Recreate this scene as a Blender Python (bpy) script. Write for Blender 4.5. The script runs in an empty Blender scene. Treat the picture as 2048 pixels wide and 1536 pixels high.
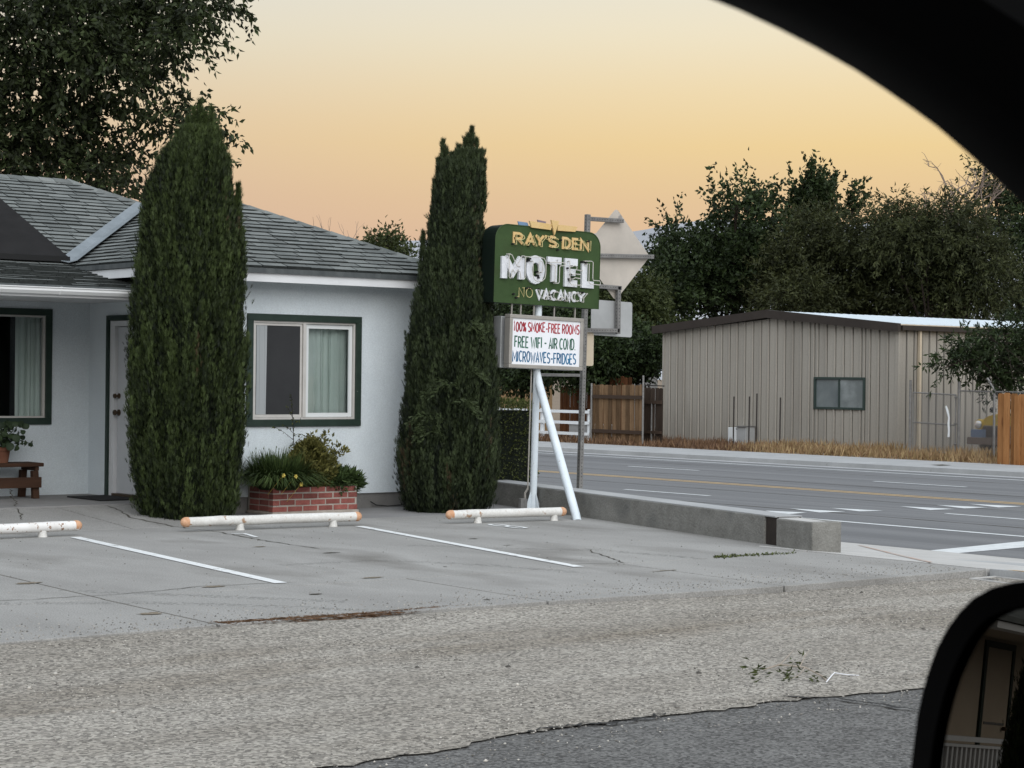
import bpy, bmesh, math, random
import numpy as np
from mathutils import Vector, Matrix
random.seed(7)
RNG = np.random.default_rng(7)
sc = bpy.context.scene
COL = sc.collection

# ------------------------------------------------------------------ camera
F, H, AZ, ROLL, YH = 4000.0, 1.5, math.radians(50.9), 0.0115, 755.0
_p = -(768 - YH) / F
_fw = np.array([math.cos(AZ), math.sin(AZ), 0.]); _rt = np.array([math.sin(AZ), -math.cos(AZ), 0.]); _dn = np.array([0, 0, -1.])
FWD = _fw * math.cos(_p) - _dn * math.sin(_p)
_d2 = _dn * math.cos(_p) + _fw * math.sin(_p)
RGT = _rt * math.cos(ROLL) - _d2 * math.sin(ROLL)
DWN = _rt * math.sin(ROLL) + _d2 * math.cos(ROLL)
CAM = np.array([0, 0, H])
cam_d = bpy.data.cameras.new('camera'); cam = bpy.data.objects.new('camera', cam_d); COL.objects.link(cam)
cam_d.sensor_width = 36; cam_d.lens = F / 2048 * 36; cam_d.clip_start = 0.05; cam_d.clip_end = 20000
cam_d.dof.use_dof = True; cam_d.dof.focus_distance = 24; cam_d.dof.aperture_fstop = 34
up = -DWN
cam.matrix_world = Matrix(((RGT[0], up[0], -FWD[0], 0), (RGT[1], up[1], -FWD[1], 0), (RGT[2], up[2], -FWD[2], H), (0, 0, 0, 1)))
sc.camera = cam

# ------------------------------------------------------------------ sky and light
def build_world():
    w = bpy.data.worlds.new('World'); sc.world = w; w.use_nodes = True
    nt = w.node_tree; nt.nodes.clear(); N = nt.nodes.new; L = nt.links.new
    out = N('ShaderNodeOutputWorld'); tc = N('ShaderNodeTexCoord')
    sep = N('ShaderNodeSeparateXYZ'); L(tc.outputs['Generated'], sep.inputs[0])
    # elevation in units of 1.0 = 57 deg (small angle ~ radians)
    el = N('ShaderNodeMath'); el.operation = 'ARCSINE'; L(sep.outputs['Z'], el.inputs[0])
    def ramp(stops):
        r = N('ShaderNodeValToRGB'); cr = r.color_ramp; cr.interpolation = 'LINEAR'
        while len(cr.elements) < len(stops): cr.elements.new(0.5)
        for e, (p, c) in zip(cr.elements, stops): e.position = p; e.color = (*c, 1)
        mp = N('ShaderNodeMapRange'); mp.inputs[1].default_value = -0.10; mp.inputs[2].default_value = 1.5708
        L(el.outputs[0], mp.inputs[0]); L(mp.outputs[0], r.inputs[0]); return r
    f = lambda deg: (math.radians(deg) + 0.10) / 1.6708
    zen = [(f(24), (.70, .74, .78)), (f(42), (.92, 1.0, 1.1)), (f(90), (1.0, 1.1, 1.22))]
    cool = ramp([(f(-3), (.46, .32, .28)), (f(3.6), (.58, .37, .30)), (f(5.1), (.615, .405, .305)), (f(7.2), (.665, .485, .335)), (f(9.4), (.675, .60, .48)), (f(12), (.67, .66, .62))] + zen)
    warm = ramp([(f(-3), (.54, .36, .27)), (f(3.6), (.68, .43, .285)), (f(5.1), (.735, .495, .27)), (f(6.6), (.81, .575, .265)), (f(8.2), (.835, .65, .375)), (f(9.8), (.84, .725, .515)), (f(12.5), (.76, .74, .66))] + zen)
    # azimuth: warmer towards the right of the view, smooth round the whole horizon
    az = N('ShaderNodeVectorMath'); az.operation = 'DOT_PRODUCT'; az.inputs[1].default_value = (.93, .37, 0)
    nrm = N('ShaderNodeVectorMath'); nrm.operation = 'NORMALIZE'; cmb = N('ShaderNodeCombineXYZ')
    L(sep.outputs['X'], cmb.inputs[0]); L(sep.outputs['Y'], cmb.inputs[1]); L(cmb.outputs[0], nrm.inputs[0]); L(nrm.outputs[0], az.inputs[0])
    am = N('ShaderNodeMapRange'); am.interpolation_type = 'SMOOTHSTEP'; am.inputs[1].default_value = .66; am.inputs[2].default_value = .98; L(az.outputs['Value'], am.inputs[0])
    m = N('ShaderNodeMix'); m.data_type = 'RGBA'; L(am.outputs[0], m.inputs[0]); L(cool.outputs[0], m.inputs[6]); L(warm.outputs[0], m.inputs[7])
    # the side behind the camera, where the sun has just gone down: brighter and paler
    west = ramp([(f(-3), (.80, .78, .76)), (f(6), (.95, .96, .98)), (f(14), (1.08, 1.12, 1.18)), (f(27), (1.12, 1.19, 1.28)), (f(42), (1.02, 1.12, 1.25)), (f(90), (1.0, 1.1, 1.22))])
    bk = N('ShaderNodeVectorMath'); bk.operation = 'DOT_PRODUCT'; bk.inputs[1].default_value = (-.45, -.89, 0); L(nrm.outputs[0], bk.inputs[0])
    bm_ = N('ShaderNodeMapRange'); bm_.interpolation_type = 'SMOOTHSTEP'; bm_.inputs[1].default_value = -.55; bm_.inputs[2].default_value = .75; L(bk.outputs['Value'], bm_.inputs[0])
    m2 = N('ShaderNodeMix'); m2.data_type = 'RGBA'; L(bm_.outputs[0], m2.inputs[0]); L(m.outputs[2], m2.inputs[6]); L(west.outputs[0], m2.inputs[7])
    bg = N('ShaderNodeBackground'); bg.inputs[1].default_value = 1.0; L(m2.outputs[2], bg.inputs[0])
    sky = N('ShaderNodeTexSky'); sky.sky_type = 'NISHITA'; sky.sun_disc = False
    sky.sun_elevation = math.radians(4); sky.sun_rotation = math.radians(207); sky.altitude = 1100; sky.dust_density = 2.0
    bg2 = N('ShaderNodeBackground'); bg2.inputs[1].default_value = 0.02; L(sky.outputs[0], bg2.inputs[0])
    add = N('ShaderNodeAddShader'); L(bg.outputs[0], add.inputs[0]); L(bg2.outputs[0], add.inputs[1]); L(add.outputs[0], out.inputs[0])
build_world()
sun_d = bpy.data.lights.new('sun', 'SUN'); sun = bpy.data.objects.new('sun', sun_d); COL.objects.link(sun)
sun_d.energy = 1.7; sun_d.angle = math.radians(55); sun_d.color = (1, .985, .96)
_sd = Vector((-.25, -.80, .54)).normalized()   # towards the afterglow
sun.rotation_euler = _sd.to_track_quat('Z', 'Y').to_euler(); sun.location = (0, 0, 40)
sc.view_settings.view_transform = 'Standard'; sc.view_settings.look = 'None'
sc.view_settings.exposure = 0.0; sc.view_settings.gamma = 1; sc.view_settings.use_curve_mapping = False
sc.render.engine = 'CYCLES'
sc.cycles.max_bounces = 7; sc.cycles.diffuse_bounces = 3; sc.cycles.transparent_max_bounces = 8
sc.cycles.sample_clamp_indirect = 6

# ------------------------------------------------------------------ from the survey: photo point -> place on a known plane
def ray(x, y): return FWD + (x - 1024) / F * RGT + (y - 768) / F * DWN
def G(x, y, z=0.0):
    d = ray(x, y); return CAM + (z - H) / d[2] * d
def PX(x, y, X):
    d = ray(x, y); return CAM + X / d[0] * d
def PY(x, y, Y):
    d = ray(x, y); return CAM + Y / d[1] * d
def at(x, y, D): return CAM + ray(x, y) * D
def pr(P):
    q = np.array(P) - CAM; w = q @ FWD; return 1024 + F * (q @ RGT) / w, 768 + F * (q @ DWN) / w, w

# ------------------------------------------------------------------ materials
def mat(name, c1, c2=None, rough=.75, scale=3., detail=6, lo=.35, hi=.65, bump=0., bscale=80., metal=0., tint=0., spec=.3, stretch=None, fine=0., fscale=200., c3=None, s3=.6, lo3=.55, hi3=.7, vor=0.):
    m = bpy.data.materials.new(name); m.use_nodes = True; nt = m.node_tree; N = nt.nodes.new; L = nt.links.new
    b = nt.nodes['Principled BSDF']; b.inputs['Roughness'].default_value = rough; b.inputs['Metallic'].default_value = metal
    b.inputs['Specular IOR Level'].default_value = spec
    tc = N('ShaderNodeTexCoord'); vec = tc.outputs['Object']
    if stretch:
        mp = N('ShaderNodeMapping'); mp.inputs['Scale'].default_value = stretch; L(vec, mp.inputs[0]); vec = mp.outputs[0]
    col = None
    if c2:
        nz = N('ShaderNodeTexNoise'); nz.inputs['Scale'].default_value = scale; nz.inputs['Detail'].default_value = detail; nz.inputs['Roughness'].default_value = .62; L(vec, nz.inputs['Vector'])
        mr = N('ShaderNodeMapRange'); mr.inputs[1].default_value = lo; mr.inputs[2].default_value = hi; L(nz.outputs['Fac'], mr.inputs[0])
        mx = N('ShaderNodeMix'); mx.data_type = 'RGBA'; mx.inputs[6].default_value = (*c1, 1); mx.inputs[7].default_value = (*c2, 1); L(mr.outputs[0], mx.inputs[0]); col = mx.outputs[2]
    else:
        rgb = N('ShaderNodeRGB'); rgb.outputs[0].default_value = (*c1, 1); col = rgb.outputs[0]
    if c3:
        nz = N('ShaderNodeTexNoise'); nz.inputs['Scale'].default_value = s3; nz.inputs['Detail'].default_value = 8; L(vec, nz.inputs['Vector'])
        mr = N('ShaderNodeMapRange'); mr.inputs[1].default_value = lo3; mr.inputs[2].default_value = hi3; L(nz.outputs['Fac'], mr.inputs[0])
        mx = N('ShaderNodeMix'); mx.data_type = 'RGBA'; L(col, mx.inputs[6]); mx.inputs[7].default_value = (*c3, 1); L(mr.outputs[0], mx.inputs[0]); col = mx.outputs[2]
    def valmul(col, fac_out, amount):
        mr = N('ShaderNodeMapRange'); mr.inputs[3].default_value = 1 - amount; mr.inputs[4].default_value = 1 + amount; L(fac_out, mr.inputs[0])
        mm = N('ShaderNodeVectorMath'); mm.operation = 'SCALE'; L(col, mm.inputs[0]); L(mr.outputs[0], mm.inputs['Scale']); return mm.outputs[0]
    if fine:
        nz = N('ShaderNodeTexNoise'); nz.inputs['Scale'].default_value = fscale; nz.inputs['Detail'].default_value = 2; L(tc.outputs['Object'], nz.inputs['Vector'])
        mr = N('ShaderNodeMapRange'); mr.inputs[1].default_value = .3; mr.inputs[2].default_value = .7; L(nz.outputs['Fac'], mr.inputs[0]); col = valmul(col, mr.outputs[0], fine)
    if vor:
        vo = N('ShaderNodeTexVoronoi'); vo.inputs['Scale'].default_value = fscale; L(tc.outputs['Object'], vo.inputs['Vector'])
        sp = N('ShaderNodeSeparateColor'); L(vo.outputs['Color'], sp.inputs[0]); col = valmul(col, sp.outputs[0], vor)
    if tint:
        at_ = N('ShaderNodeAttribute'); at_.attribute_name = 'tint'; col = valmul(col, at_.outputs['Fac'], tint)
    L(col, b.inputs['Base Color'])
    if bump:
        nb = N('ShaderNodeTexNoise'); nb.inputs['Scale'].default_value = bscale; nb.inputs['Detail'].default_value = 4; L(vec if stretch else tc.outputs['Object'], nb.inputs['Vector'])
        bp = N('ShaderNodeBump'); bp.inputs['Strength'].default_value = bump; bp.inputs['Distance'].default_value = .02; L(nb.outputs['Fac'], bp.inputs['Height']); L(bp.outputs[0], b.inputs['Normal'])
    return m

def leafmat(name, c1, c2, tint=.45, trans=.25, rough=.6, dead=None):
    m = bpy.data.materials.new(name); m.use_nodes = True; nt = m.node_tree; N = nt.nodes.new; L = nt.links.new
    b = nt.nodes['Principled BSDF']; out = nt.nodes['Material Output']; b.inputs['Roughness'].default_value = rough; b.inputs['Specular IOR Level'].default_value = .25
    a = N('ShaderNodeAttribute'); a.attribute_name = 'tint'
    mx = N('ShaderNodeMix'); mx.data_type = 'RGBA'; mx.inputs[6].default_value = (*c1, 1); mx.inputs[7].default_value = (*c2, 1); L(a.outputs['Fac'], mx.inputs[0])
    if dead:
        g_ = N('ShaderNodeMath'); g_.operation = 'GREATER_THAN'; g_.inputs[1].default_value = 1.5; L(a.outputs['Fac'], g_.inputs[0])
        m0 = mx; mx = N('ShaderNodeMix'); mx.data_type = 'RGBA'; L(m0.outputs[2], mx.inputs[6]); mx.inputs[7].default_value = (*dead, 1); L(g_.outputs[0], mx.inputs[0])
    L(mx.outputs[2], b.inputs['Base Color'])
    t = N('ShaderNodeBsdfTranslucent'); L(mx.outputs[2], t.inputs[0])
    ms = N('ShaderNodeMixShader'); ms.inputs[0].default_value = trans; L(b.outputs[0], ms.inputs[1]); L(t.outputs[0], ms.inputs[2]); L(ms.outputs[0], out.inputs[0])
    return m

def glassmat(name, tintc=(.8, .85, .85), alpha=.28, rough=.02):
    m = bpy.data.materials.new(name); m.use_nodes = True; nt = m.node_tree; N = nt.nodes.new; L = nt.links.new
    out = nt.nodes['Material Output']; nt.nodes.remove(nt.nodes['Principled BSDF'])
    g = N('ShaderNodeBsdfGlossy'); g.inputs['Roughness'].default_value = rough; g.inputs[0].default_value = (.9, .9, .9, 1)
    t = N('ShaderNodeBsdfTransparent'); t.inputs[0].default_value = (*tintc, 1)
    fr = N('ShaderNodeFresnel'); fr.inputs[0].default_value = 1.5
    ad = N('ShaderNodeMath'); ad.operation = 'MULTIPLY_ADD'; ad.inputs[1].default_value = 1.2; ad.inputs[2].default_value = alpha - .25; L(fr.outputs[0], ad.inputs[0])
    ms = N('ShaderNodeMixShader'); L(ad.outputs[0], ms.inputs[0]); L(t.outputs[0], ms.inputs[1]); L(g.outputs[0], ms.inputs[2]); L(ms.outputs[0], out.inputs[0])
    return m

M = {}
def defmats():
    M['lot'] = mat('concrete_lot', (.235, .228, .215), (.335, .327, .31), scale=.9, lo=.3, hi=.7, rough=.9, bump=.3, bscale=60, fine=.24, fscale=90, c3=(.165, .157, .143), s3=1.0, lo3=.53, hi3=.74, stretch=(1, .45, 1), spec=.15)
    M['porchslab'] = mat('porch_concrete', (.21, .205, .2), (.25, .245, .24), scale=2, rough=.85, bump=.2, fine=.12, fscale=120)
    M['walk'] = mat('pale_concrete', (.40, .39, .37), (.48, .47, .45), scale=2, rough=.85, bump=.2, fine=.08, fscale=120)
    M['farwalk'] = mat('far_concrete', (.31, .315, .315), (.38, .385, .385), scale=1, rough=.85, fine=.06, fscale=60)
    M['kerbwall'] = mat('weathered_concrete', (.17, .165, .15), (.24, .235, .215), scale=5, rough=.9, bump=.5, bscale=40, fine=.12, fscale=90, c3=(.11, .11, .105), s3=2.5, lo3=.55, hi3=.75)
    M['gravel'] = mat('gravel', (.255, .232, .198), (.35, .325, .285), scale=1.1, rough=.95, bump=1.0, bscale=90, vor=.55, fscale=62, c3=(.175, .145, .108), s3=.75, lo3=.52, hi3=.72, stretch=(.28, 1.3, 1))
    M['asphalt'] = mat('asphalt_drive', (.118, .115, .11), (.15, .147, .14), scale=3, rough=.9, bump=.8, bscale=110, vor=.6, fscale=75)
    M['road'] = mat('road_asphalt', (.125, .128, .132), (.175, .177, .18), scale=1.2, rough=.85, bump=.2, bscale=90, fine=.16, fscale=60, c3=(.10, .101, .105), s3=1.3, lo3=.5, hi3=.72, stretch=(1, .04, 1))
    M['dirt'] = mat('dirt', (.16, .12, .085), (.23, .18, .13), scale=1.2, rough=.95, bump=.5, bscale=30, fine=.2, fscale=40)
    M['paint'] = mat('white_paint', (.74, .75, .74), (.66, .67, .66), scale=14, rough=.6, c3=(.36, .36, .35), s3=9, lo3=.60, hi3=.66)
    M['roadpaint'] = mat('road_white', (.66, .68, .68), (.52, .54, .54), scale=6, rough=.65)
    M['yellow'] = mat('road_yellow', (.60, .42, .20), (.5, .34, .17), scale=5, rough=.7)
    M['orange'] = mat('orange_mark', (.45, .30, .23), (.42, .39, .36), scale=6, rough=.8)
    M['redkerb'] = mat('red_paint', (.34, .08, .075), (.25, .09, .08), scale=6, rough=.7)
    M['stain'] = mat('stain_dirt', (.15, .12, .08), (.2, .17, .13), scale=14, rough=.95)
    M['joint'] = mat('joint_dirt', (.055, .05, .042), (.09, .08, .06), scale=10, rough=.95)
    M['stucco'] = mat('white_stucco', (.66, .72, .755), (.71, .77, .80), scale=2, rough=.9, bump=.55, bscale=120, fine=.07, fscale=90, spec=.15)
    M['grime'] = mat('grimy_stucco', (.42, .44, .44), (.55, .585, .60), scale=6, rough=.95, bump=.5, bscale=120, c3=(.33, .32, .29), s3=4)
    M['found'] = mat('foundation_grey', (.15, .145, .14), (.2, .195, .185), scale=4, rough=.9, bump=.3, c3=(.1, .1, .09), s3=3)
    M['whitewood'] = mat('white_trim', (.72, .73, .74), (.66, .67, .68), scale=3, rough=.55, bump=.1, bscale=30)
    M['gutter'] = mat('white_gutter', (.78, .79, .79), rough=.4)
    M['green'] = mat('dark_green_trim', (.016, .030, .023), (.024, .042, .032), scale=8, rough=.5, c3=(.3, .3, .28), s3=30, lo3=.72, hi3=.74)
    M['shingle'] = mat('grey_shingle', (.135, .146, .141), (.185, .196, .188), scale=3.5, rough=.95, bump=.3, bscale=140, fine=.22, fscale=180, tint=.2, spec=.1)
    M['core'] = mat('shingle_core', (.030, .033, .032), (.045, .05, .048), scale=20, rough=.95, spec=.05)  # edge faces painted dark as the shadow lines between shingle courses
    M['flash'] = mat('metal_flashing', (.17, .195, .21), (.23, .26, .28), scale=4, rough=.5, metal=.25)
    M['black'] = mat('black_panel', (.014, .0135, .0135), (.019, .018, .018), scale=4, rough=.9, spec=.08)
    M['drip'] = mat('drip_edge', (.06, .068, .07), (.10, .11, .11), scale=9, rough=.6, stretch=(1, 1, .2))
    M['alu'] = mat('aluminium', (.52, .50, .47), (.60, .58, .55), scale=5, rough=.45, metal=.2)
    M['vinyl'] = mat('white_frame', (.66, .68, .68), rough=.5)
    M['curtain'] = mat('curtain_cloth', (.60, .655, .61), (.70, .74, .70), scale=2, rough=.9)
    M['curtaind'] = mat('grey_curtain', (.36, .38, .39), rough=.9)
    M['screen'] = mat('insect_screen', (.03, .031, .033), (.038, .039, .041), scale=2, rough=.8)
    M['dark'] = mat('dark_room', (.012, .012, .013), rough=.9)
    M['glass'] = glassmat('window_glass', (.92, .95, .95), .26)
    M['door'] = mat('painted_door', (.52, .54, .56), (.56, .58, .6), scale=3, rough=.5)
    M['brass'] = mat('brass', (.10, .07, .045), rough=.4, metal=.6)
    M['brown'] = mat('bench_wood', (.042, .022, .014), (.065, .033, .02), scale=4, rough=.7, stretch=(.6, 6, 6), bump=.2, bscale=20, spec=.15)
    M['mat'] = mat('rubber_mat', (.012, .012, .013), (.02, .02, .02), scale=60, rough=.9, bump=.6)
    M['terra'] = mat('terracotta', (.13, .052, .03), (.17, .075, .045), scale=8, rough=.85)
    M['soil'] = mat('soil', (.045, .032, .022), (.07, .05, .035), scale=20, rough=.95, bump=.5)
    M['brick'] = mat('red_brick', (.20, .062, .052), (.27, .092, .075), scale=14, rough=.85, bump=.4, bscale=60, tint=.28, fine=.12, fscale=120)
    M['mortar'] = mat('mortar', (.34, .30, .26), (.42, .375, .33), scale=10, rough=.95, bump=.4)
    M['pipe'] = mat('white_pipe', (.66, .65, .62), (.58, .565, .53), scale=9, rough=.5, c3=(.34, .22, .14), s3=16, lo3=.62, hi3=.70, fine=.08, fscale=60)
    M['pipeold'] = mat('worn_pipe', (.74, .73, .71), (.66, .64, .61), scale=9, rough=.5, c3=(.24, .13, .07), s3=34, lo3=.58, hi3=.64)
    M['rust'] = mat('rusty_cap', (.62, .38, .24), (.50, .25, .13), scale=25, rough=.7)
    M['signgreen'] = mat('sign_green', (.032, .060, .020), (.046, .082, .028), scale=2, rough=.6, bump=.05, fine=.06, fscale=60, c3=(.036, .054, .02), s3=4, lo3=.55, hi3=.75, spec=.2)
    M['signside'] = mat('sign_side', (.006, .011, .008), (.009, .015, .011), scale=4, rough=.6, spec=.1)
    M['gold'] = mat('sign_gold', (.62, .42, .17), (.66, .47, .23), scale=6, rough=.5)
    M['signwhite'] = mat('letter_white', (.74, .75, .78), (.62, .63, .66), scale=14, rough=.5, c3=(.36, .35, .34), s3=20, lo3=.63, hi3=.70)
    M['tubey'] = mat('neon_tube_yellow', (.58, .50, .24), rough=.3)
    M['tubew'] = mat('neon_tube_clear', (.52, .50, .46), rough=.25)
    M['tubed'] = mat('tube_holder', (.02, .02, .02), rough=.5)
    M['blue'] = mat('ornament_blue', (.16, .25, .38), rough=.5)
    M['purple'] = mat('ornament_mauve', (.22, .17, .2), rough=.5)
    M['pole'] = mat('pole_white', (.70, .76, .80), (.62, .68, .72), scale=7, rough=.5, c3=(.35, .30, .27), s3=30, lo3=.70, hi3=.73)
    M['board'] = mat('reader_white', (.80, .81, .84), (.77, .78, .81), scale=3, rough=.45)
    M['boardframe'] = mat('reader_frame', (.33, .31, .28), (.40, .375, .34), scale=5, rough=.4, metal=.3)
    M['tred'] = mat('text_red', (.26, .022, .035), (.42, .05, .06), scale=8, rough=.5)
    M['tgreen'] = mat('text_green', (.012, .07, .045), (.02, .13, .075), scale=8, rough=.5)
    M['tblue'] = mat('text_blue', (.016, .085, .18), (.03, .16, .30), scale=8, rough=.5)
    M['galv'] = mat('galvanised', (.17, .165, .16), (.25, .245, .235), scale=14, rough=.5, metal=.35)
    M['galvd'] = mat('post_hole', (.015, .015, .015), rough=.8)
    M['signback'] = mat('sign_back_tan', (.46, .42, .37), (.54, .49, .43), scale=3, rough=.5, metal=.15, c3=(.3, .28, .26), s3=7, lo3=.66, hi3=.72)
    M['signback2'] = mat('sign_back_grey', (.40, .41, .41), (.47, .48, .48), scale=4, rough=.4, metal=.3)
    M['tanplate'] = mat('tan_plate', (.50, .42, .31), (.54, .46, .35), scale=4, rough=.5)
    M['steel'] = mat('rusty_steel', (.022, .017, .014), (.035, .027, .022), scale=8, rough=.7)
    M['siding'] = mat('tan_siding', (.305, .282, .244), (.335, .312, .272), scale=.8, rough=.55, fine=.04, fscale=20, tint=.08, c3=(.27, .245, .21), s3=1.2, lo3=.55, hi3=.8, stretch=(1, 1, .25))
    M['seam'] = mat('siding_seam', (.13, .12, .105), (.16, .15, .13), scale=2, rough=.8)  # dark tone shown through the panel gaps to stand for rib shading
    M['trimbrown'] = mat('brown_trim', (.028, .022, .019), (.036, .029, .025), scale=2, rough=.45)
    M['metalroof'] = mat('white_metal_roof', (.62, .68, .72), (.68, .74, .78), scale=1, rough=.4)
    M['greenwin'] = mat('window_green', (.03, .048, .042), rough=.5)
    M['frost'] = mat('frosted_pane', (.15, .17, .17), (.30, .33, .33), scale=1.6, rough=.35, lo=.4, hi=.7)  # shed pane with a pale reflection painted into its colour
    M['frostd'] = mat('frosted_pane_dark', (.12, .14, .145), (.18, .205, .205), scale=1.6, rough=.35)  # the other pane, a weaker reflection painted in darker
    M['darkpole'] = mat('dark_stake', (.035, .03, .027), rough=.8)
    M['fencewood'] = mat('fence_wood', (.115, .07, .038), (.185, .118, .067), scale=3, rough=.85, stretch=(4, 4, .5), bump=.2, tint=.4, fine=.12, fscale=40, spec=.1)
    M['fenceorange'] = mat('new_fence_wood', (.27, .122, .045), (.36, .175, .07), scale=3, rough=.8, stretch=(4, 4, .5), bump=.2, tint=.28, c3=(.17, .07, .027), s3=5, lo3=.6, hi3=.7, spec=.1)
    M['fencedark'] = mat('old_fence_wood', (.045, .033, .026), (.07, .052, .04), scale=3, rough=.9, stretch=(4, 4, .5), tint=.35, spec=.1)
    M['fencered'] = mat('red_brown_fence', (.075, .03, .013), (.12, .052, .024), scale=3, rough=.9, stretch=(4, 4, .5), tint=.35, spec=.1)
    M['fencerail'] = mat('fence_rail', (.05, .032, .022), rough=.85)
    M['railwhite'] = mat('white_rail', (.74, .77, .79), rough=.6)
    M['truckyellow'] = mat('yellow_paint', (.50, .33, .02), (.42, .27, .02), scale=5, rough=.5)
    M['chrome'] = mat('headlight', (.7, .7, .7), rough=.15, metal=.8)
    M['truckdark'] = mat('truck_dark', (.012, .012, .012), rough=.7)
    M['bumper'] = mat('rusty_bumper', (.10, .07, .055), (.16, .12, .1), scale=7, rough=.8)
    M['bluebox'] = mat('blue_box', (.11, .15, .23), rough=.6)
    M['bark'] = mat('bark', (.018, .014, .011), (.032, .025, .02), scale=8, rough=.95, bump=.6, bscale=20, spec=.05)
    M['twig'] = mat('pale_twig', (.32, .27, .22), (.4, .34, .28), scale=8, rough=.9)
    M['drytwig'] = mat('dry_twig', (.22, .17, .14), rough=.9)
    M['housetan'] = mat('tan_house', (.36, .23, .12), (.4, .27, .15), scale=2, rough=.9)
    M['greywall'] = mat('grey_house', (.34, .34, .335), (.38, .38, .375), scale=2, rough=.8)
    M['carblack'] = mat('black_plastic', (.0016, .0016, .0017), rough=.7, spec=.04)  # plastic blackened further in place of the shade of a car interior
    M['carrubber'] = mat('black_rubber', (.004, .004, .004), rough=.8)
    M['cottage'] = mat('beige_wall', (.50, .42, .33), (.54, .46, .36), scale=2, rough=.9)
    M['mountain'] = mat('mountain_rock', (.30, .31, .33), (.36, .37, .39), scale=.002, rough=1)
    M['sierra'] = mat('dark_mountain', (.10, .10, .105), (.14, .14, .14), scale=.002, rough=1)  # tone of an unlit slope, for the added low-sky blocker
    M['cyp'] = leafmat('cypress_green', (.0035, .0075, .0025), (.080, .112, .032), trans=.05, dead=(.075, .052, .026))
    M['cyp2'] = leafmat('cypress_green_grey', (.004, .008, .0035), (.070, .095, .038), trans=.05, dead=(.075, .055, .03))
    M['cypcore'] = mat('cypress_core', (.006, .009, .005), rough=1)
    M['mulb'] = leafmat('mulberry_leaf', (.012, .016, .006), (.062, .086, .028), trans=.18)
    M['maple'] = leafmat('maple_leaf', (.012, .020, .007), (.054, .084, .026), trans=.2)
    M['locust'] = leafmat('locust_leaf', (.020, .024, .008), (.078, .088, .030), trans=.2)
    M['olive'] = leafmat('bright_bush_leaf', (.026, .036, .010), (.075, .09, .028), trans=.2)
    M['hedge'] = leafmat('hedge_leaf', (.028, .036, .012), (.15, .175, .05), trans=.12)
    M['blades'] = leafmat('strap_leaf', (.018, .034, .010), (.085, .125, .038), trans=.15)
    M['shrub'] = leafmat('shrub_leaf', (.034, .038, .008), (.20, .185, .055), trans=.15)
    M['peony'] = leafmat('dark_leaf', (.02, .036, .012), (.075, .115, .035), trans=.12)
    M['geran'] = leafmat('geranium_leaf', (.014, .026, .013), (.045, .07, .03), trans=.12)
    M['straw'] = leafmat('dry_grass', (.20, .115, .06), (.42, .31, .16), trans=.2)
    M['strawr'] = leafmat('rusty_grass', (.10, .055, .035), (.24, .145, .08), trans=.2)
    M['flower'] = mat('yellow_flower', (.72, .55, .12), rough=.6)
    M['needles'] = leafmat('fallen_needles', (.075, .042, .022), (.17, .095, .05), trans=.1)
    M['tyremark'] = mat('tyre_mark', (.20, .195, .185), (.23, .225, .21), scale=20, rough=.95)
    M['tar'] = mat('tar', (.012, .012, .012), (.02, .019, .018), scale=20, rough=.8)
    M['stone'] = mat('small_stone', (.25, .232, .205), (.36, .34, .305), scale=6, rough=.9, tint=.75)
defmats()

# ------------------------------------------------------------------ mesh helpers
ORG = {}
def org(parent):
    o = np.zeros(3)
    while parent is not None:
        o = o + np.array(parent.location); parent = parent.parent
    return o
def tag(o, label=None, cat=None, group=None, kind=None):
    if label: o['label'] = label
    if cat: o['category'] = cat
    if group: o['group'] = group
    if kind: o['kind'] = kind
    return o
def thing(name, label, cat, loc, group=None):
    o = bpy.data.objects.new(name, None); COL.objects.link(o); o.location = tuple(loc); o.empty_display_size = .1
    return tag(o, label, cat, group)
def link(name, me, m, parent=None, smooth=False):
    o = bpy.data.objects.new(name, me); COL.objects.link(o); o.parent = parent
    if m is not None: me.materials.append(m)
    if smooth: me.polygons.foreach_set('use_smooth', [True] * len(me.polygons))
    return o
def npmesh(name, V, T, m, parent=None, tint=None, smooth=False, kind=None):
    """V (n,3) world, T (k,3|4) faces"""
    V = np.asarray(V, float) - org(parent); T = np.asarray(T)
    me = bpy.data.meshes.new(name); k = T.shape[1]
    me.vertices.add(len(V)); me.vertices.foreach_set('co', V.ravel())
    me.loops.add(T.size); me.loops.foreach_set('vertex_index', T.ravel().astype(np.int32))
    me.polygons.add(len(T)); me.polygons.foreach_set('loop_start', np.arange(0, T.size, k, dtype=np.int32)); me.polygons.foreach_set('loop_total', np.full(len(T), k, np.int32))
    me.update(calc_edges=True)
    if tint is not None:
        a = me.attributes.new('tint', 'FLOAT', 'FACE'); a.data.foreach_set('value', np.asarray(tint, np.float32))
    o = link(name, me, m, parent, smooth)
    if kind: o['kind'] = kind
    return o

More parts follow.
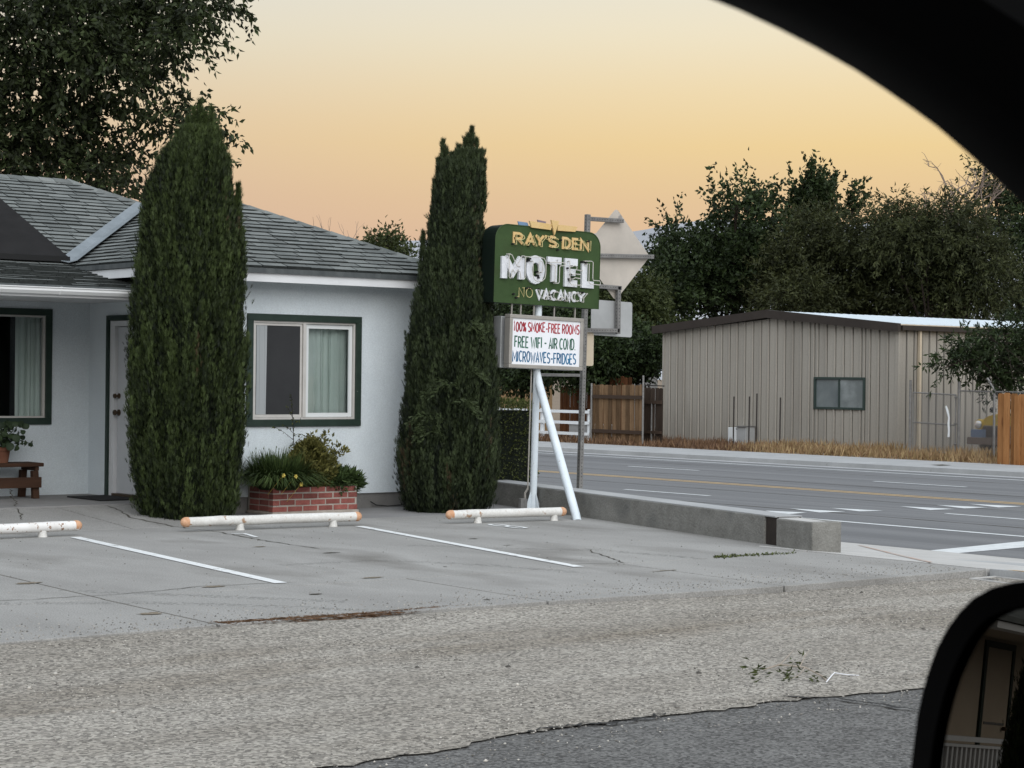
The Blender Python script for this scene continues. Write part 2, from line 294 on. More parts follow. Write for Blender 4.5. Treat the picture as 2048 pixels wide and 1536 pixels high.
class MB:
    def __init__(s): s.v = []; s.f = []; s.t = []; s.tint = .5; s.mi = []; s.m = 0
    def add(s, vs, fs):
        b = len(s.v); s.v += [tuple(map(float, v)) for v in vs]
        for f in fs: s.f.append([b + i for i in f]); s.t.append(s.tint); s.mi.append(s.m)
        return s
    def hexa(s, b, t):   # b, t: 4 points each, counter-clockwise seen from the top
        return s.add(list(b) + list(t), [(3, 2, 1, 0), (4, 5, 6, 7), (0, 1, 5, 4), (1, 2, 6, 5), (2, 3, 7, 6), (3, 0, 4, 7)])
    def box(s, lo, hi):
        x0, y0, z0 = lo; x1, y1, z1 = hi
        return s.hexa([(x0, y0, z0), (x1, y0, z0), (x1, y1, z0), (x0, y1, z0)], [(x0, y0, z1), (x1, y0, z1), (x1, y1, z1), (x0, y1, z1)])
    def beam(s, p, q, w, h, up=(0, 0, 1)):
        p, q = np.array(p, float), np.array(q, float); d = (q - p) / np.linalg.norm(q - p); u = np.array(up, float)
        a = np.cross(d, u); a /= np.linalg.norm(a); u = np.cross(a, d)
        a = a * w / 2; u = u * h / 2
        return s.hexa([p - a - u, p + a - u, q + a - u, q - a - u], [p - a + u, p + a + u, q + a + u, q - a + u])
    def tube(s, pts, r, n=8, cap=True):
        pts = [np.array(p, float) for p in pts]; rs = r if hasattr(r, '__len__') else [r] * len(pts); rings = []
        ref = np.array([0.31, .17, .93]); prev = None
        for i, p in enumerate(pts):
            d = pts[min(i + 1, len(pts) - 1)] - pts[max(i - 1, 0)]; d = d / (np.linalg.norm(d) + 1e-12)
            a = np.cross(d, ref if prev is None else np.cross(prev, d)) if prev is None else prev - d * (prev @ d)
            a = a / (np.linalg.norm(a) + 1e-12); prev = a; b = np.cross(d, a)
            rings.append([p + rs[i] * (a * math.cos(k * 2 * math.pi / n) + b * math.sin(k * 2 * math.pi / n)) for k in range(n)])
        vs = [v for R_ in rings for v in R_]; fs = []
        for i in range(len(rings) - 1):
            for k in range(n): fs.append((i * n + k, i * n + (k + 1) % n, (i + 1) * n + (k + 1) % n, (i + 1) * n + k))
        if cap: fs.append(tuple(range(n - 1, -1, -1))); fs.append(tuple((len(rings) - 1) * n + k for k in range(n)))
        return s.add(vs, fs)
    def prism(s, poly, ext):   # poly: 3-D points (CCW seen from against ext -> front), ext vector
        e = np.array(ext, float); n = len(poly); P = [np.array(p, float) for p in poly]
        fs = [tuple(range(n - 1, -1, -1)), tuple(range(n, 2 * n))] + [(i, (i + 1) % n, n + (i + 1) % n, n + i) for i in range(n)]
        return s.add(P + [p + e for p in P], fs)
    def lathe(s, c, prof, n=16):
        c = np.array(c, float); vs = []; fs = []
        for r, z in prof:
            for k in range(n): a = k * 2 * math.pi / n; vs.append(c + (r * math.cos(a), r * math.sin(a), z))
        for i in range(len(prof) - 1):
            for k in range(n): fs.append((i * n + k, i * n + (k + 1) % n, (i + 1) * n + (k + 1) % n, (i + 1) * n + k))
        fs.append(tuple(range(n - 1, -1, -1))); fs.append(tuple((len(prof) - 1) * n + k for k in range(n)))
        return s.add(vs, fs)
    def build(s, name, m, parent=None, smooth=False, kind=None, bevel=0, label=None, tint=True):
        o0 = org(parent); me = bpy.data.meshes.new(name)
        me.from_pydata([(v[0] - o0[0], v[1] - o0[1], v[2] - o0[2]) for v in s.v], [], s.f)
        if tint:
            a = me.attributes.new('tint', 'FLOAT', 'FACE'); a.data.foreach_set('value', s.t)
        ms = m if isinstance(m, (list, tuple)) else [m]
        o = link(name, me, ms[0], parent)
        for x in ms[1:]: me.materials.append(x)
        if len(ms) > 1: me.polygons.foreach_set('material_index', s.mi)
        bm = bmesh.new(); bm.from_mesh(me); bmesh.ops.recalc_face_normals(bm, faces=bm.faces); bm.to_mesh(me); bm.free()
        if smooth:
            me.polygons.foreach_set('use_smooth', [True] * len(me.polygons))
            try: me.set_sharp_from_angle(angle=math.radians(40))
            except Exception: pass
        if kind: o['kind'] = kind
        if label: o['label'] = label
        if bevel:
            b = o.modifiers.new('edge', 'BEVEL'); b.width = bevel; b.segments = 2; b.limit_method = 'ANGLE'
        return o

def copy_tree(o, parent=None):
    c = o.copy(); COL.objects.link(c); c.parent = parent
    for ch in list(o.children): copy_tree(ch, c)
    return c

def clip(poly, a, b):
    """Sutherland-Hodgman in 2-D, keep left of a->b"""
    out = []; ax, ay = a; bx, by = b
    side = lambda p: (bx - ax) * (p[1] - ay) - (by - ay) * (p[0] - ax)
    for i in range(len(poly)):
        p, q = poly[i], poly[(i + 1) % len(poly)]; sp, sq = side(p), side(q)
        if sp >= 0: out.append(p)
        if (sp >= 0) != (sq >= 0):
            t = sp / (sp - sq); out.append((p[0] + t * (q[0] - p[0]), p[1] + t * (q[1] - p[1])))
    return out
def clip_convex(poly, reg):
    for i in range(len(reg)):
        poly = clip(poly, reg[i], reg[(i + 1) % len(reg)])
        if len(poly) < 3: return []
    return poly
def area2(p): return abs(sum(p[i][0] * p[(i + 1) % len(p)][1] - p[(i + 1) % len(p)][0] * p[i][1] for i in range(len(p)))) / 2

# ------------------------------------------------------------------ foliage helpers
def unit(a): return a / (np.linalg.norm(a, axis=-1, keepdims=True) + 1e-9)
def leaf_cloud(P, D, Lr, Wr, rng, fold=.25, curl=.0):
    """P base points, D directions; returns V, T, per-face owner index. Leaf = folded kite of two triangles pairs"""
    n = len(P); L_ = rng.uniform(*Lr, n)[:, None]; W_ = rng.uniform(*Wr, n)[:, None]
    D = unit(D); R_ = unit(rng.normal(size=(n, 3))); S = unit(np.cross(D, R_)); Nn = np.cross(S, D)
    base = P; tip = P + D * L_ - Nn * L_ * curl; mid = P + D * L_ * .42
    a = mid + S * W_ * .5 + Nn * W_ * fold; b = mid - S * W_ * .5 + Nn * W_ * fold
    V = np.stack([base, a, tip, b], 1).reshape(-1, 3); i = np.arange(n) * 4
    T = np.concatenate([np.stack([i, i + 1, i + 2], 1), np.stack([i, i + 2, i + 3], 1)])
    return V, T, np.concatenate([np.arange(n)] * 2)
def in_blobs(blobs, n, rng, shell=.45):
    """points spread through ellipsoid blobs (centre, radii) weighted by volume^(2/3), more towards the shell"""
    c = np.array([b[0] for b in blobs], float); r = np.array([b[1] if hasattr(b[1], '__len__') else (b[1],) * 3 for b in blobs], float)
    w = np.prod(r, 1) ** .5; k = rng.choice(len(blobs), n, p=w / w.sum())
    d = unit(rng.normal(size=(n, 3))); rad = rng.uniform(0, 1, n) ** (shell)
    return c[k] + d * r[k] * rad[:, None], d, k, rad

# ================================================================== SETTING
def sheet(name, pts, m, parent=None, kind='structure', z=None):
    """one flat polygon"""
    o0 = org(parent); me = bpy.data.meshes.new(name)
    me.from_pydata([tuple(np.array(p, float) - o0) for p in pts], [], [tuple(range(len(pts)))])
    o = link(name, me, m, parent)
    if kind and parent is None: o['kind'] = kind
    return o
def rect(x0, x1, y0, y1, z): return [(x0, y0, z), (x1, y0, z), (x1, y1, z), (x0, y1, z)]

def gz(x, y):
    far = np.interp(x, [3, 6, 8.5, 10.5, 13.1], [-.010, -.014, -.024, -.048, -.058])
    return -.05 + (far + .05) * np.clip((np.asarray(y) - 8.6) / 1.7, 0, 1)
def GG(x, y, dz=0.0):
    z = -.05
    for _ in range(5): p = G(x, y, z); z = float(gz(p[0], p[1])) + dz
    return p
def build_ground():
    sheet('terrain', rect(-6000, 9000, -6000, 12000, -.60), M['dirt'])
    sheet('asphalt_drive', rect(-60, 13.12, -40, 8.2, -.058), M['asphalt'])
    # gravel strip with a ragged near edge
    xs = np.arange(-60, 13.13, .07); rng = np.random.default_rng(3)
    e = 6.55 + .03 * np.sin(xs * .9) + .03 * np.sin(xs * 3.1 + 1) + np.convolve(rng.normal(0, .09, len(xs) + 6), np.ones(7) / 7, 'valid') + rng.normal(0, .014, len(xs))
    ex = np.interp(xs, [3.0, 4.3, 5.5, 6.4, 7.0, 7.5, 8.0, 13.1], [.02, .08, .17, .14, .13, .03, -.06, -.3]); e = e + ex
    rows = [e] + [e + (10.6 - e) * t for t in (.12, .3, .5, .62, .74, .86, 1.0)]; n = len(xs); V = []
    for r_, yy in enumerate(rows):
        zz = gz(xs, yy) + (np.abs(np.convolve(rng.normal(0, .014, n + 14), np.ones(15) / 15, 'valid')) if 0 < r_ < 7 else 0); V.append(np.stack([xs, yy, zz], 1))
    V = np.concatenate(V); i = np.arange(n - 1); T = np.concatenate([np.stack([i, i + 1, n + i + 1, n + i], 1) + n * r_ for r_ in range(7)])
    tag(npmesh('gravel', V, T, M['gravel'], smooth=True), kind='structure')
    # loose stones and chippings
    k = 26000; X = rng.uniform(3.0, 13.0, k); Y = 6.25 + rng.uniform(0, 1, k) ** 1.1 * 4.0; okk = (X > 3.9 + (Y - 6.3) * .12) & ((Y > 6.68) | (rng.uniform(size=k) < .22)); X, Y = X[okk], Y[okk]; k = len(X)
    keep = []; oc = np.array([(1, 0, 0), (0, 1, 0), (-1, 0, 0), (0, -1, 0), (0, 0, .8), (0, 0, -.8)]); of = np.array([(0, 1, 4), (1, 2, 4), (2, 3, 4), (3, 0, 4), (1, 0, 5), (2, 1, 5), (3, 2, 5), (0, 3, 5)])
    s = rng.uniform(.003, .0085, k) * np.where(rng.uniform(size=k) > .994, 2.4, 1)
    V = (oc[None] * rng.uniform(.6, 1.3, (k, 6, 1))) * s[:, None, None]; V[..., 2] *= .7
    a = rng.uniform(0, 6.28, k); c_, s_ = np.cos(a)[:, None], np.sin(a)[:, None]
    V = np.stack([V[..., 0] * c_ - V[..., 1] * s_, V[..., 0] * s_ + V[..., 1] * c_, V[..., 2]], -1) + np.stack([X, Y, gz(X, Y) + s * .25], 1)[:, None]
    T = (of[None] + (np.arange(k) * 6)[:, None, None]).reshape(-1, 3)
    npmesh('loose_gravel', V.reshape(-1, 3), T, M['stone'], tint=np.repeat(rng.uniform(0, 1, k), 8), kind='stuff')['label'] = 'loose pale stones scattered on the gravel strip'

    lot = thing('parking_lot', None, None, (8, 14, 0)); lot['kind'] = 'structure'
    sheet('joint_fill', [(-60, 10.42, -.0035), (13.10, 10.42, -.0035), (13.10, 12.0, -.0035), (14.45, 17.3, -.0035), (14.45, 24, -.0035), (-60, 24, -.0035)], M['joint'], lot)
    g = .010
    def slab(p, m='lot', top=0., bot=-.12, name='slab'):
        c = np.mean(np.array(p, float), 0); P = []
        for q in p:
            d = np.array(q, float) - c; P.append((c[0] + np.sign(d[0]) * (abs(d[0]) - g), c[1] + np.sign(d[1]) * (abs(d[1]) - g)))
        MB().hexa([(x, y, bot) for x, y in P], [(x, y, top) for x, y in P]).build(name, M[m], lot, bevel=.006)
    xa = [-60, 3.1, 6.2, 8.68, 10.78, 13.12]; xb = [-60, 3.2, 6.27, 8.76, 10.92, 13.12]
    ye = [10.33, 10.33, 10.38, 10.26, 10.07, 10.06]
    for i in range(5):
        slab([(xa[i], ye[i]), (xa[i + 1], ye[i + 1]), (xb[i + 1], 12.0), (xb[i], 12.0)])
    slab([(-60, 12.0), (6.28, 12.0), (6.62, 17.3), (-60, 17.3)]); slab([(6.28, 12.0), (13.30, 12.0), (14.60, 17.3), (6.62, 17.3)])
    slab([(10.5, 17.3), (14.9, 17.3), (14.9, 24), (10.5, 24)], 'porchslab')
    # gently ramped walk up to the porch, then the porch floor
    for x0, x1 in ((-10, 6.9), (6.9, 9.35), (9.35, 10.5)):
        MB().hexa([(x0 + g, 17.3 + g, -.1), (x1 - g, 17.3 + g, -.1), (x1 - g, 18.9, -.1), (x0 + g, 18.9, -.1)], [(x0 + g, 17.3 + g, .0), (x1 - g, 17.3 + g, .0), (x1 - g, 18.9, .11), (x0 + g, 18.9, .11)]).build('slab', M['lot'], lot, bevel=.004)
    MB().box((-10, 18.9, -.1), (10.6, 20.7, .125)).build('porch_floor', M['porchslab'], lot, bevel=.006)
    # cracks, as thin dirt-filled lines
    def crack(pts, w, name='crack', z=.0035, m='joint', zf=None, jit=.012, seed=1):
        r = np.random.default_rng(seed); P = []
        for (a, b) in zip(pts[:-1], pts[1:]):
            a, b = np.array(a[:2]), np.array(b[:2]); n_ = max(3, int(np.linalg.norm(b - a) / .08))
            for t in np.linspace(0, 1, n_, endpoint=False): P.append(a + (b - a) * t)
        P.append(np.array(pts[-1][:2])); P = np.array(P); P[1:-1] += r.normal(0, jit, (len(P) - 2, 2)); V = []
        for i, p in enumerate(P):
            d = P[min(i + 1, len(P) - 1)] - P[max(i - 1, 0)]; nn = np.array([-d[1], d[0]]) / (np.linalg.norm(d) + 1e-9)
            ww = w * r.uniform(.35, 1.2) * (0.3 if i in (0, len(P) - 1) else 1) / 2
            for sg in (1, -1):
                q = p + nn * ww * sg; V.append((q[0], q[1], zf(q) if zf else z))
        i = np.arange(len(P) - 1) * 2; T = np.stack([i, i + 1, i + 3, i + 2], 1)
        return npmesh(name, V, T, M[m], lot)
    crack([G(1100, 1128), G(1250, 1128)], .014, seed=2); crack([G(1170, 1098), G(1250, 1127)], .016, seed=3)
    zr = lambda q: .004 + max(0, (q[1] - 17.3) / 1.6 * .11)
    crack([G(20, 1018), G(32, 1036), G(46, 1052)], .016, seed=4, zf=zr)
    crack([G(212, 1013, .1), G(240, 1028, .05), G(262, 1045), G(330, 1051), G(420, 1062), G(520, 1080), G(640, 1098)], .02, seed=5, zf=zr)
    crack([G(600, 1165), G(420, 1172), G(250, 1188), G(60, 1200), G(-40, 1203)], .012, seed=6)
    # oil and dirt marks on the concrete
    def blot(c, rx, ry, m='stain', seed=0, z=.0045, name='stain'):
        r = np.random.default_rng(seed); n_ = 18; V = [(c[0], c[1], z)]
        for k in range(n_):
            a = k / n_ * 6.283; q = r.uniform(.55, 1.15); V.append((c[0] + math.cos(a) * rx * q, c[1] + math.sin(a) * ry * q, z))
        T = np.array([(0, 1 + k, 1 + (k + 1) % n_) for k in range(n_)]); return npmesh(name, V, T, M[m], lot)
    for j, (x, y, rx, ry, mm) in enumerate([(664, 1106, .09, .03, 'joint'), (57, 1167, .12, .05, 'stain'), (425, 1174, .10, .05, 'stain'), (300, 1228, .10, .06, 'stain'), (630, 1189, .05, .03, 'joint'), (518, 1094, .07, .03, 'stain'), (745, 1156, .13, .03, 'stain'), (973, 1200, .03, .02, 'joint'), (890, 1134, .02, .02, 'joint'), (946, 1078, .06, .02, 'joint'), (1015, 1091, .05, .015, 'joint'), (1330, 1142, .16, .02, 'stain')]):
        blot(G(x, y), rx, ry, mm, j)
    rgt = np.random.default_rng(15)
    for pts in ([(0, 1206), (300, 1205), (560, 1212), (760, 1222), (900, 1222)], [(120, 1180), (420, 1192), (700, 1203)], [(560, 1130), (760, 1120), (980, 1130), (1180, 1146)], [(820, 1090), (1000, 1096), (1200, 1100), (1420, 1118)]):
        P = [G(x, y, .003)[:2] for x, y in pts]; Q = [P[i] + (P[i + 1] - P[i]) * t for i in range(len(P) - 1) for t in np.linspace(0, 1, 40, endpoint=False)]; V, T = [], []
        for i in range(0, len(Q) - 1):
            d = Q[i + 1] - Q[i]; L0 = np.linalg.norm(d); d = d / L0; nn = np.array((-d[1], d[0]))
            for lane in range(5):
                if rgt.uniform() < .5: continue
                o = (lane - 2) * .028; b = len(V); a_ = Q[i] + d * L0 * rgt.uniform(0, .3); c_ = a_ + d * L0 * rgt.uniform(.3, .6); w_ = .007
                V += [(*(a_ + nn * (o - w_)), .0028), (*(c_ + nn * (o - w_ + .01)), .0028), (*(c_ + nn * (o + w_ + .01)), .0028), (*(a_ + nn * (o + w_)), .0028)]; T.append((b, b + 1, b + 2, b + 3))
        npmesh('tyre_mark', V, T, M['tyremark'], lot)
    k_ = 2600; X_ = rgt.uniform(4.5, 13, k_); Y_ = np.interp(X_, [4, 8, 13], [10.45, 10.3, 10.15]) + np.abs(rgt.normal(0, .35, k_)); far_ = rgt.uniform(size=k_) < .25; Y_[far_] = rgt.uniform(10.3, 17, far_.sum()); sz = rgt.uniform(.003, .009, k_)
    V = np.stack([np.stack([X_ - sz, Y_, 0 * X_], 1), np.stack([X_, Y_ - sz, 0 * X_], 1), np.stack([X_ + sz, Y_, 0 * X_], 1), np.stack([X_, Y_ + sz, 0 * X_], 1), np.stack([X_, Y_, sz * 1.1], 1)], 1).reshape(-1, 3); T = (np.array([(0, 1, 4), (1, 2, 4), (2, 3, 4), (3, 0, 4)])[None] + (np.arange(k_) * 5)[:, None, None]).reshape(-1, 3)
    npmesh('grit', V, T, M['stone'], lot, tint=np.repeat(rgt.uniform(0, .6, k_), 4), kind='stuff')
    # parking lines and bay numbers
    def strip(a, b, w, name, m, parent, z):
        a, b = np.array(a[:2]), np.array(b[:2]); d = (b - a) / np.linalg.norm(b - a); nn = np.array([-d[1], d[0]]) * w / 2
        return sheet(name, [(*(a - nn), z), (*(b - nn), z), (*(b + nn), z), (*(a + nn), z)], M[m], parent)
    strip(G(150, 1075), G(562, 1167), .10, 'parking_line', 'paint', lot, .005)
    strip(G(718, 1053), G(1158, 1134.5), .095, 'parking_line', 'paint', lot, .005)
    a, b, c = G(463, 1068), G(489, 1068), G(513, 1075)
    mb = MB()
    def flat(mb, pts, w, z):
        P = [np.array(p[:2]) for p in pts]; L_, R_ = [], []
        for i, p in enumerate(P):
            d1 = P[i] - P[i - 1] if i else P[1] - P[0]; d2 = P[i + 1] - P[i] if i < len(P) - 1 else d1
            d1 /= np.linalg.norm(d1); d2 /= np.linalg.norm(d2); n1 = np.array([-d1[1], d1[0]]); n2 = np.array([-d2[1], d2[0]]); m_ = n1 + n2; m_ /= np.linalg.norm(m_)
            k = w / 2 / max(.4, m_ @ n1); L_.append(p + m_ * k); R_.append(p - m_ * k)
        vs = [(*q, z) for q in L_] + [(*q, z) for q in R_]; n_ = len(P)
        mb.add(vs, [(n_ + i, n_ + i + 1, i + 1, i) for i in range(n_ - 1)])
    flat(mb, [a, b, c], .045, .005); mb.build('bay_number', M['paint'], lot)
    mb = MB(); c0 = G(1015, 1053); ax = np.array([-.12, -1.0]); ax /= np.linalg.norm(ax); px = np.array([ax[1], -ax[0]])
    for s_ in (-1, 1):
        pts = [c0[:2] + ax * (.155 * s_ + .155 * math.cos(t) ) + px * .062 * math.sin(t) for t in np.linspace(0, 2 * math.pi, 15)]
        flat(mb, pts, .045, .005 + .0015 * s_)
    mb.build('bay_number', M['paint'], lot)

    # sloping pavement between the lot and the road, and the driveway apron
    zs = lambda X: -.086 * (X - 13.2) + .002
    def GS(x, y, off=.004):
        d = ray(x, y); A = .086; t = (-.086 * (0 - 13.2) + .002 + off - H) / (d[2] + A * d[0]); P = CAM + t * d; return P
    pv = thing('pavement', None, None, (16, 8, -.2)); pv['kind'] = 'structure'
    def pslab(x0, x1, y0, y1, m, dz=0):
        MB().hexa([(x0, y0, -.55), (x1, y0, -.55), (x1, y1, -.55), (x0, y1, -.55)], [(x0, y0, zs(x0) + dz), (x1, y0, zs(x1) + dz), (x1, y1, zs(x1) + dz), (x0, y1, zs(x0) + dz)]).build('paving_slab', M[m], pv, bevel=.005)
    pslab(13.62, 18.28, 12.62, 90, 'walk'); pslab(13.135, 18.28, 12.03, 12.6, 'walk')
    pslab(13.135, 15.1, 10.08, 12.01, 'walk'); pslab(15.12, 18.28, 10.08, 12.01, 'farwalk')
    for k in range(9): pslab(13.135, 18.28, 10.06 - 1.9 * (k + 1), 10.06 - 1.9 * k - .012, 'farwalk')
    mb = MB(); P = [GS(1718, 1090, .006), GS(1790, 1108, .006), GS(1838, 1119, .006), GS(1862, 1124, .006)]
    for i in range(3):
        q0, q1 = P[i], P[i + 1]; mb.add([q0 + (-.025, 0, .0), q0 + (.025, 0, .0), q1 + (.025, 0, .0), q1 + (-.025, 0, .0)], [(0, 1, 2, 3)])
    mb.build('orange_mark', M['orange'], pv)
    sheet('yellow_kerb_paint', [(13.14, 8.0, zs(13.14) + .004), (13.28, 8.0, zs(13.28) + .004), (13.28, 9.9, zs(13.28) + .004), (13.14, 9.9, zs(13.14) + .004)], M['yellow'], pv)

    road = thing('road', None, None, (26, 30, -.45)); road['kind'] = 'structure'
    sheet('asphalt', rect(18.0, 34.6, -80, 420, -.45), M['road'], road)
    sheet('road_edge', rect(18.285, 18.40, -80, 420, -.446), M['joint'], road)
    Z = -.4455
    def rl(x, w, y0, y1, name, m='roadpaint'): sheet(name, rect(x - w / 2, x + w / 2, y0, y1, Z), M[m], road)
    rl(21.1, .13, -60, 300, 'edge_line'); rl(33.3, .13, -60, 300, 'edge_line')
    rl(26.68, .10, -60, 300, 'centre_line', 'yellow'); rl(26.92, .10, -60, 300, 'centre_line', 'yellow')
    for k in range(-3, 14):
        rl(23.76, .11, 18.98 + 7.08 * k - 2.12, 18.98 + 7.08 * k, 'lane_dash'); rl(30.15, .11, 25.86 + 7.1 * k - 2.25, 25.86 + 7.1 * k, 'lane_dash')
    rgr = np.random.default_rng(12)
    for x_, w_, y0_, y1_ in ((22.35, .05, 8, 60), (25.1, .035, -10, 90), (28.6, .04, 5, 70), (31.9, .045, 12, 90)):
        ys = np.arange(y0_, y1_, .6); xx = x_ + np.cumsum(rgr.normal(0, .012, len(ys))); V = [p for a_, b_ in zip(xx, ys) for p in ((a_ - w_ * rgr.uniform(.2, .7), b_, -.4465), (a_ + w_ * rgr.uniform(.2, .7), b_, -.4465))]
        npmesh('tar_seam', V, [(2 * i, 2 * i + 1, 2 * i + 3, 2 * i + 2) for i in range(len(ys) - 1)], M['joint'], road)
    for tri in ([(1530, 1021), (1614, 1025), (1568, 1029)], [(1579.7, 1016.7), (1692, 1023.3), (1638.3, 1024.8)], [(1659, 1015.5), (1766.5, 1021.3), (1719, 1022.6)], [(1799.5, 1012.3), (1909, 1017.9), (1860.5, 1020)], [(1872.7, 1009.9), (1975, 1014.7), (1929, 1016.7)], [(1936, 1007.4), (2043.6, 1012.8), (1997, 1014.7)]):
        sheet('yield_triangle', [G(x, y, Z) for x, y in tri][::-1], M['roadpaint'], road)
    sheet('stop_bar', [G(1858, 1101, Z), G(1900, 1107.5, Z), G(2100, 1090, Z), G(2100, 1077, Z)], M['roadpaint'], road)
    fp = thing('far_pavement', None, None, (36, 30, -.35)); fp['kind'] = 'structure'
    for k in range(-10, 60):
        MB().box((34.46, 24.95 + 3.0 * k, -.6), (37.42, 24.95 + 3.0 * (k + 1) - .01, -.35)).build('paving_slab', M['farwalk'], fp)
    sheet('gutter_pan', rect(34.0, 34.46, -60, 300, -.446), M['farwalk'], fp)
    MB().box((34.44, 19, -.44), (34.75, 24.9, -.345)).build('red_kerb', M['redkerb'], fp)
    sheet('utility_cover', [G(1862, 929.5, -.346), G(1880, 931.5, -.346), G(1902, 930.5, -.346), G(1885, 928.7, -.346)], M['joint'], fp)
    sheet('dirt_verge', rect(37.4, 130, -60, 300, -.37), M['dirt'])
    # hazy range far beyond the town
    rng = np.random.default_rng(5); xs = np.linspace(200, 2900, 90)
    ys = np.interp(xs, [0, 900, 1200, 1285, 1330, 1420, 1600, 2000, 3000], [500, 480, 470, 463, 452, 440, 455, 430, 440]) + np.convolve(rng.normal(0, 5, 96), np.ones(7) / 7, 'valid')[:90]
    V = []; D = 7000
    for x, y in zip(xs, ys):
        top = at(x, y, D * 1.12); base = at(x, 760, D); back = at(x, 760, D * 1.5)
        V += [(base[0], base[1], -1), ((base * .55 + top * .45)[0] , (base * .55 + top * .45)[1], top[2] * .38 + rng.normal(0, 22)), tuple(top), (back[0], back[1], -1)]
    T = []
    for i in range(89):
        for j in range(3): T.append((4 * i + j, 4 * (i + 1) + j, 4 * (i + 1) + j + 1, 4 * i + j + 1))
    tag(npmesh('mountains', V, T, M['mountain'], smooth=True), kind='structure')
    # unseen high range behind the camera, added to block the low western sky
    V = []; az0 = math.degrees(AZ); A = np.linspace(az0 + 75, az0 + 285, 70); rid = 6.6 + np.convolve(rng.normal(0, 1.1, 76), np.ones(7) / 7, 'valid')
    for a, e_ in zip(A, rid):
        u = np.array((math.cos(math.radians(a)), math.sin(math.radians(a)), 0)); R0 = 5200
        V += [u * R0 + (0, 0, -2), u * R0 * 1.25 + (0, 0, R0 * 1.25 * math.tan(math.radians(e_ * .55))), u * R0 * 1.5 + (0, 0, R0 * 1.5 * math.tan(math.radians(e_))), u * R0 * 2.2 + (0, 0, -2)]
    T = [(4 * i + j, 4 * i + j + 1, 4 * (i + 1) + j + 1, 4 * (i + 1) + j) for i in range(69) for j in range(3)]
    tag(npmesh('mountains', V, T, M['sierra'], smooth=True), kind='structure')
build_ground()

# ------------------------------------------------------------------ the motel
def shingles(parent, planes, n_parts=300):
    """planes: (origin, u, v(upslope), region polygon in uv, exposure, tab width). Every tab is a thin slab of its own."""
    tabs = []; rng = np.random.default_rng(11)
    for (O, u, v, reg, e, w) in planes:
        O, u, v = (np.array(q, float) for q in (O, u, v)); u /= np.linalg.norm(u); v /= np.linalg.norm(v); n = np.cross(u, v)
        us = [p[0] for p in reg]; vs = [p[1] for p in reg]; r = 0; y = min(vs)
        while y < max(vs):
            x = min(us) - w * rng.uniform(0, 1)
            while x < max(us):
                ww = w * rng.uniform(.9, 1.1); P = clip_convex([(x + .006, y), (x + ww - .006, y), (x + ww - .006, y + e + .02), (x + .006, y + e + .02)], reg)
                if len(P) >= 3 and area2(P) > .0015:
                    hgt = rng.uniform(.013, .023)
                    top = [O + u * a + v * b + n * (.004 + hgt * (1 - min(1, (b - y) / (e + .02))) ) for a, b in P]; bot = [O + u * a + v * b - n * .004 for a, b in P]
                    c = np.mean(top, 0); px, py, d = pr(c); seen = (-10 < px < 2058 and d > 0)
                    tabs.append((area2(P) / d ** 2 * (1 if seen else 1e-6), bot, top, rng.uniform()))
                x += ww
            y += e; r += 1
    tabs.sort(key=lambda q: -q[0])
    def put(mb, q):
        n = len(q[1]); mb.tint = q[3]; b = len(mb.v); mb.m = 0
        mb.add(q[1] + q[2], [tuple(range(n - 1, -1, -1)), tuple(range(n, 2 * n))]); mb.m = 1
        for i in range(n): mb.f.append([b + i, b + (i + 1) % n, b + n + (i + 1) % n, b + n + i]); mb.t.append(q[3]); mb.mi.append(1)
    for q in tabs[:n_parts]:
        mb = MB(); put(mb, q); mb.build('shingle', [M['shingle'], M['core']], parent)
    mb = MB()
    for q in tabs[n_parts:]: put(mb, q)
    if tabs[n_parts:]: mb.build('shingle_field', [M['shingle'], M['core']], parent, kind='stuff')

def curtain(parent, x0, x1, y, z0, z1, folds, amp, m, pinch=None):
    n = 70; V = []; rows = [0, .25, .5, .75, 1.0]; rng = np.random.default_rng(int(x0 * 100)); ph = np.cumsum(rng.uniform(.5, 1.5, n)); ph = ph / ph[-1] * folds * 2 * math.pi
    for t in rows:
        z = z0 + (z1 - z0) * t
        for i in range(n):
            s = i / (n - 1); x = x0 + (x1 - x0) * s
            if pinch: x += pinch * (1 - s) * math.sin(math.pi * min(1, t * 1.0)) ** 2
            V.append((x + .01 * math.sin(ph[i] * 2 + t), y + amp * (math.sin(ph[i] + .3 * t) + .3 * math.sin(2.3 * ph[i] + t)) * (1.15 - .45 * t), z))
    T = [(r * n + i, r * n + i + 1, (r + 1) * n + i + 1, (r + 1) * n + i) for r in range(len(rows) - 1) for i in range(n - 1)]
    return npmesh('curtain', V, T, M[m], parent, smooth=True)

def frame_boxes(mb, x0, x1, z0, z1, w, y0, y1, wb=None, wt=None):
    wb = wb or w; wt = wt or w
    mb.box((x0, y0, z0), (x1, y1, z0 + wb)); mb.box((x0, y0, z1 - wt), (x1, y1, z1))
    mb.box((x0, y0 + .001, z0 + wb), (x0 + w, y1 - .001, z1 - wt)); mb.box((x1 - w, y0 + .001, z0 + wb), (x1, y1 - .001, z1 - wt)); return mb

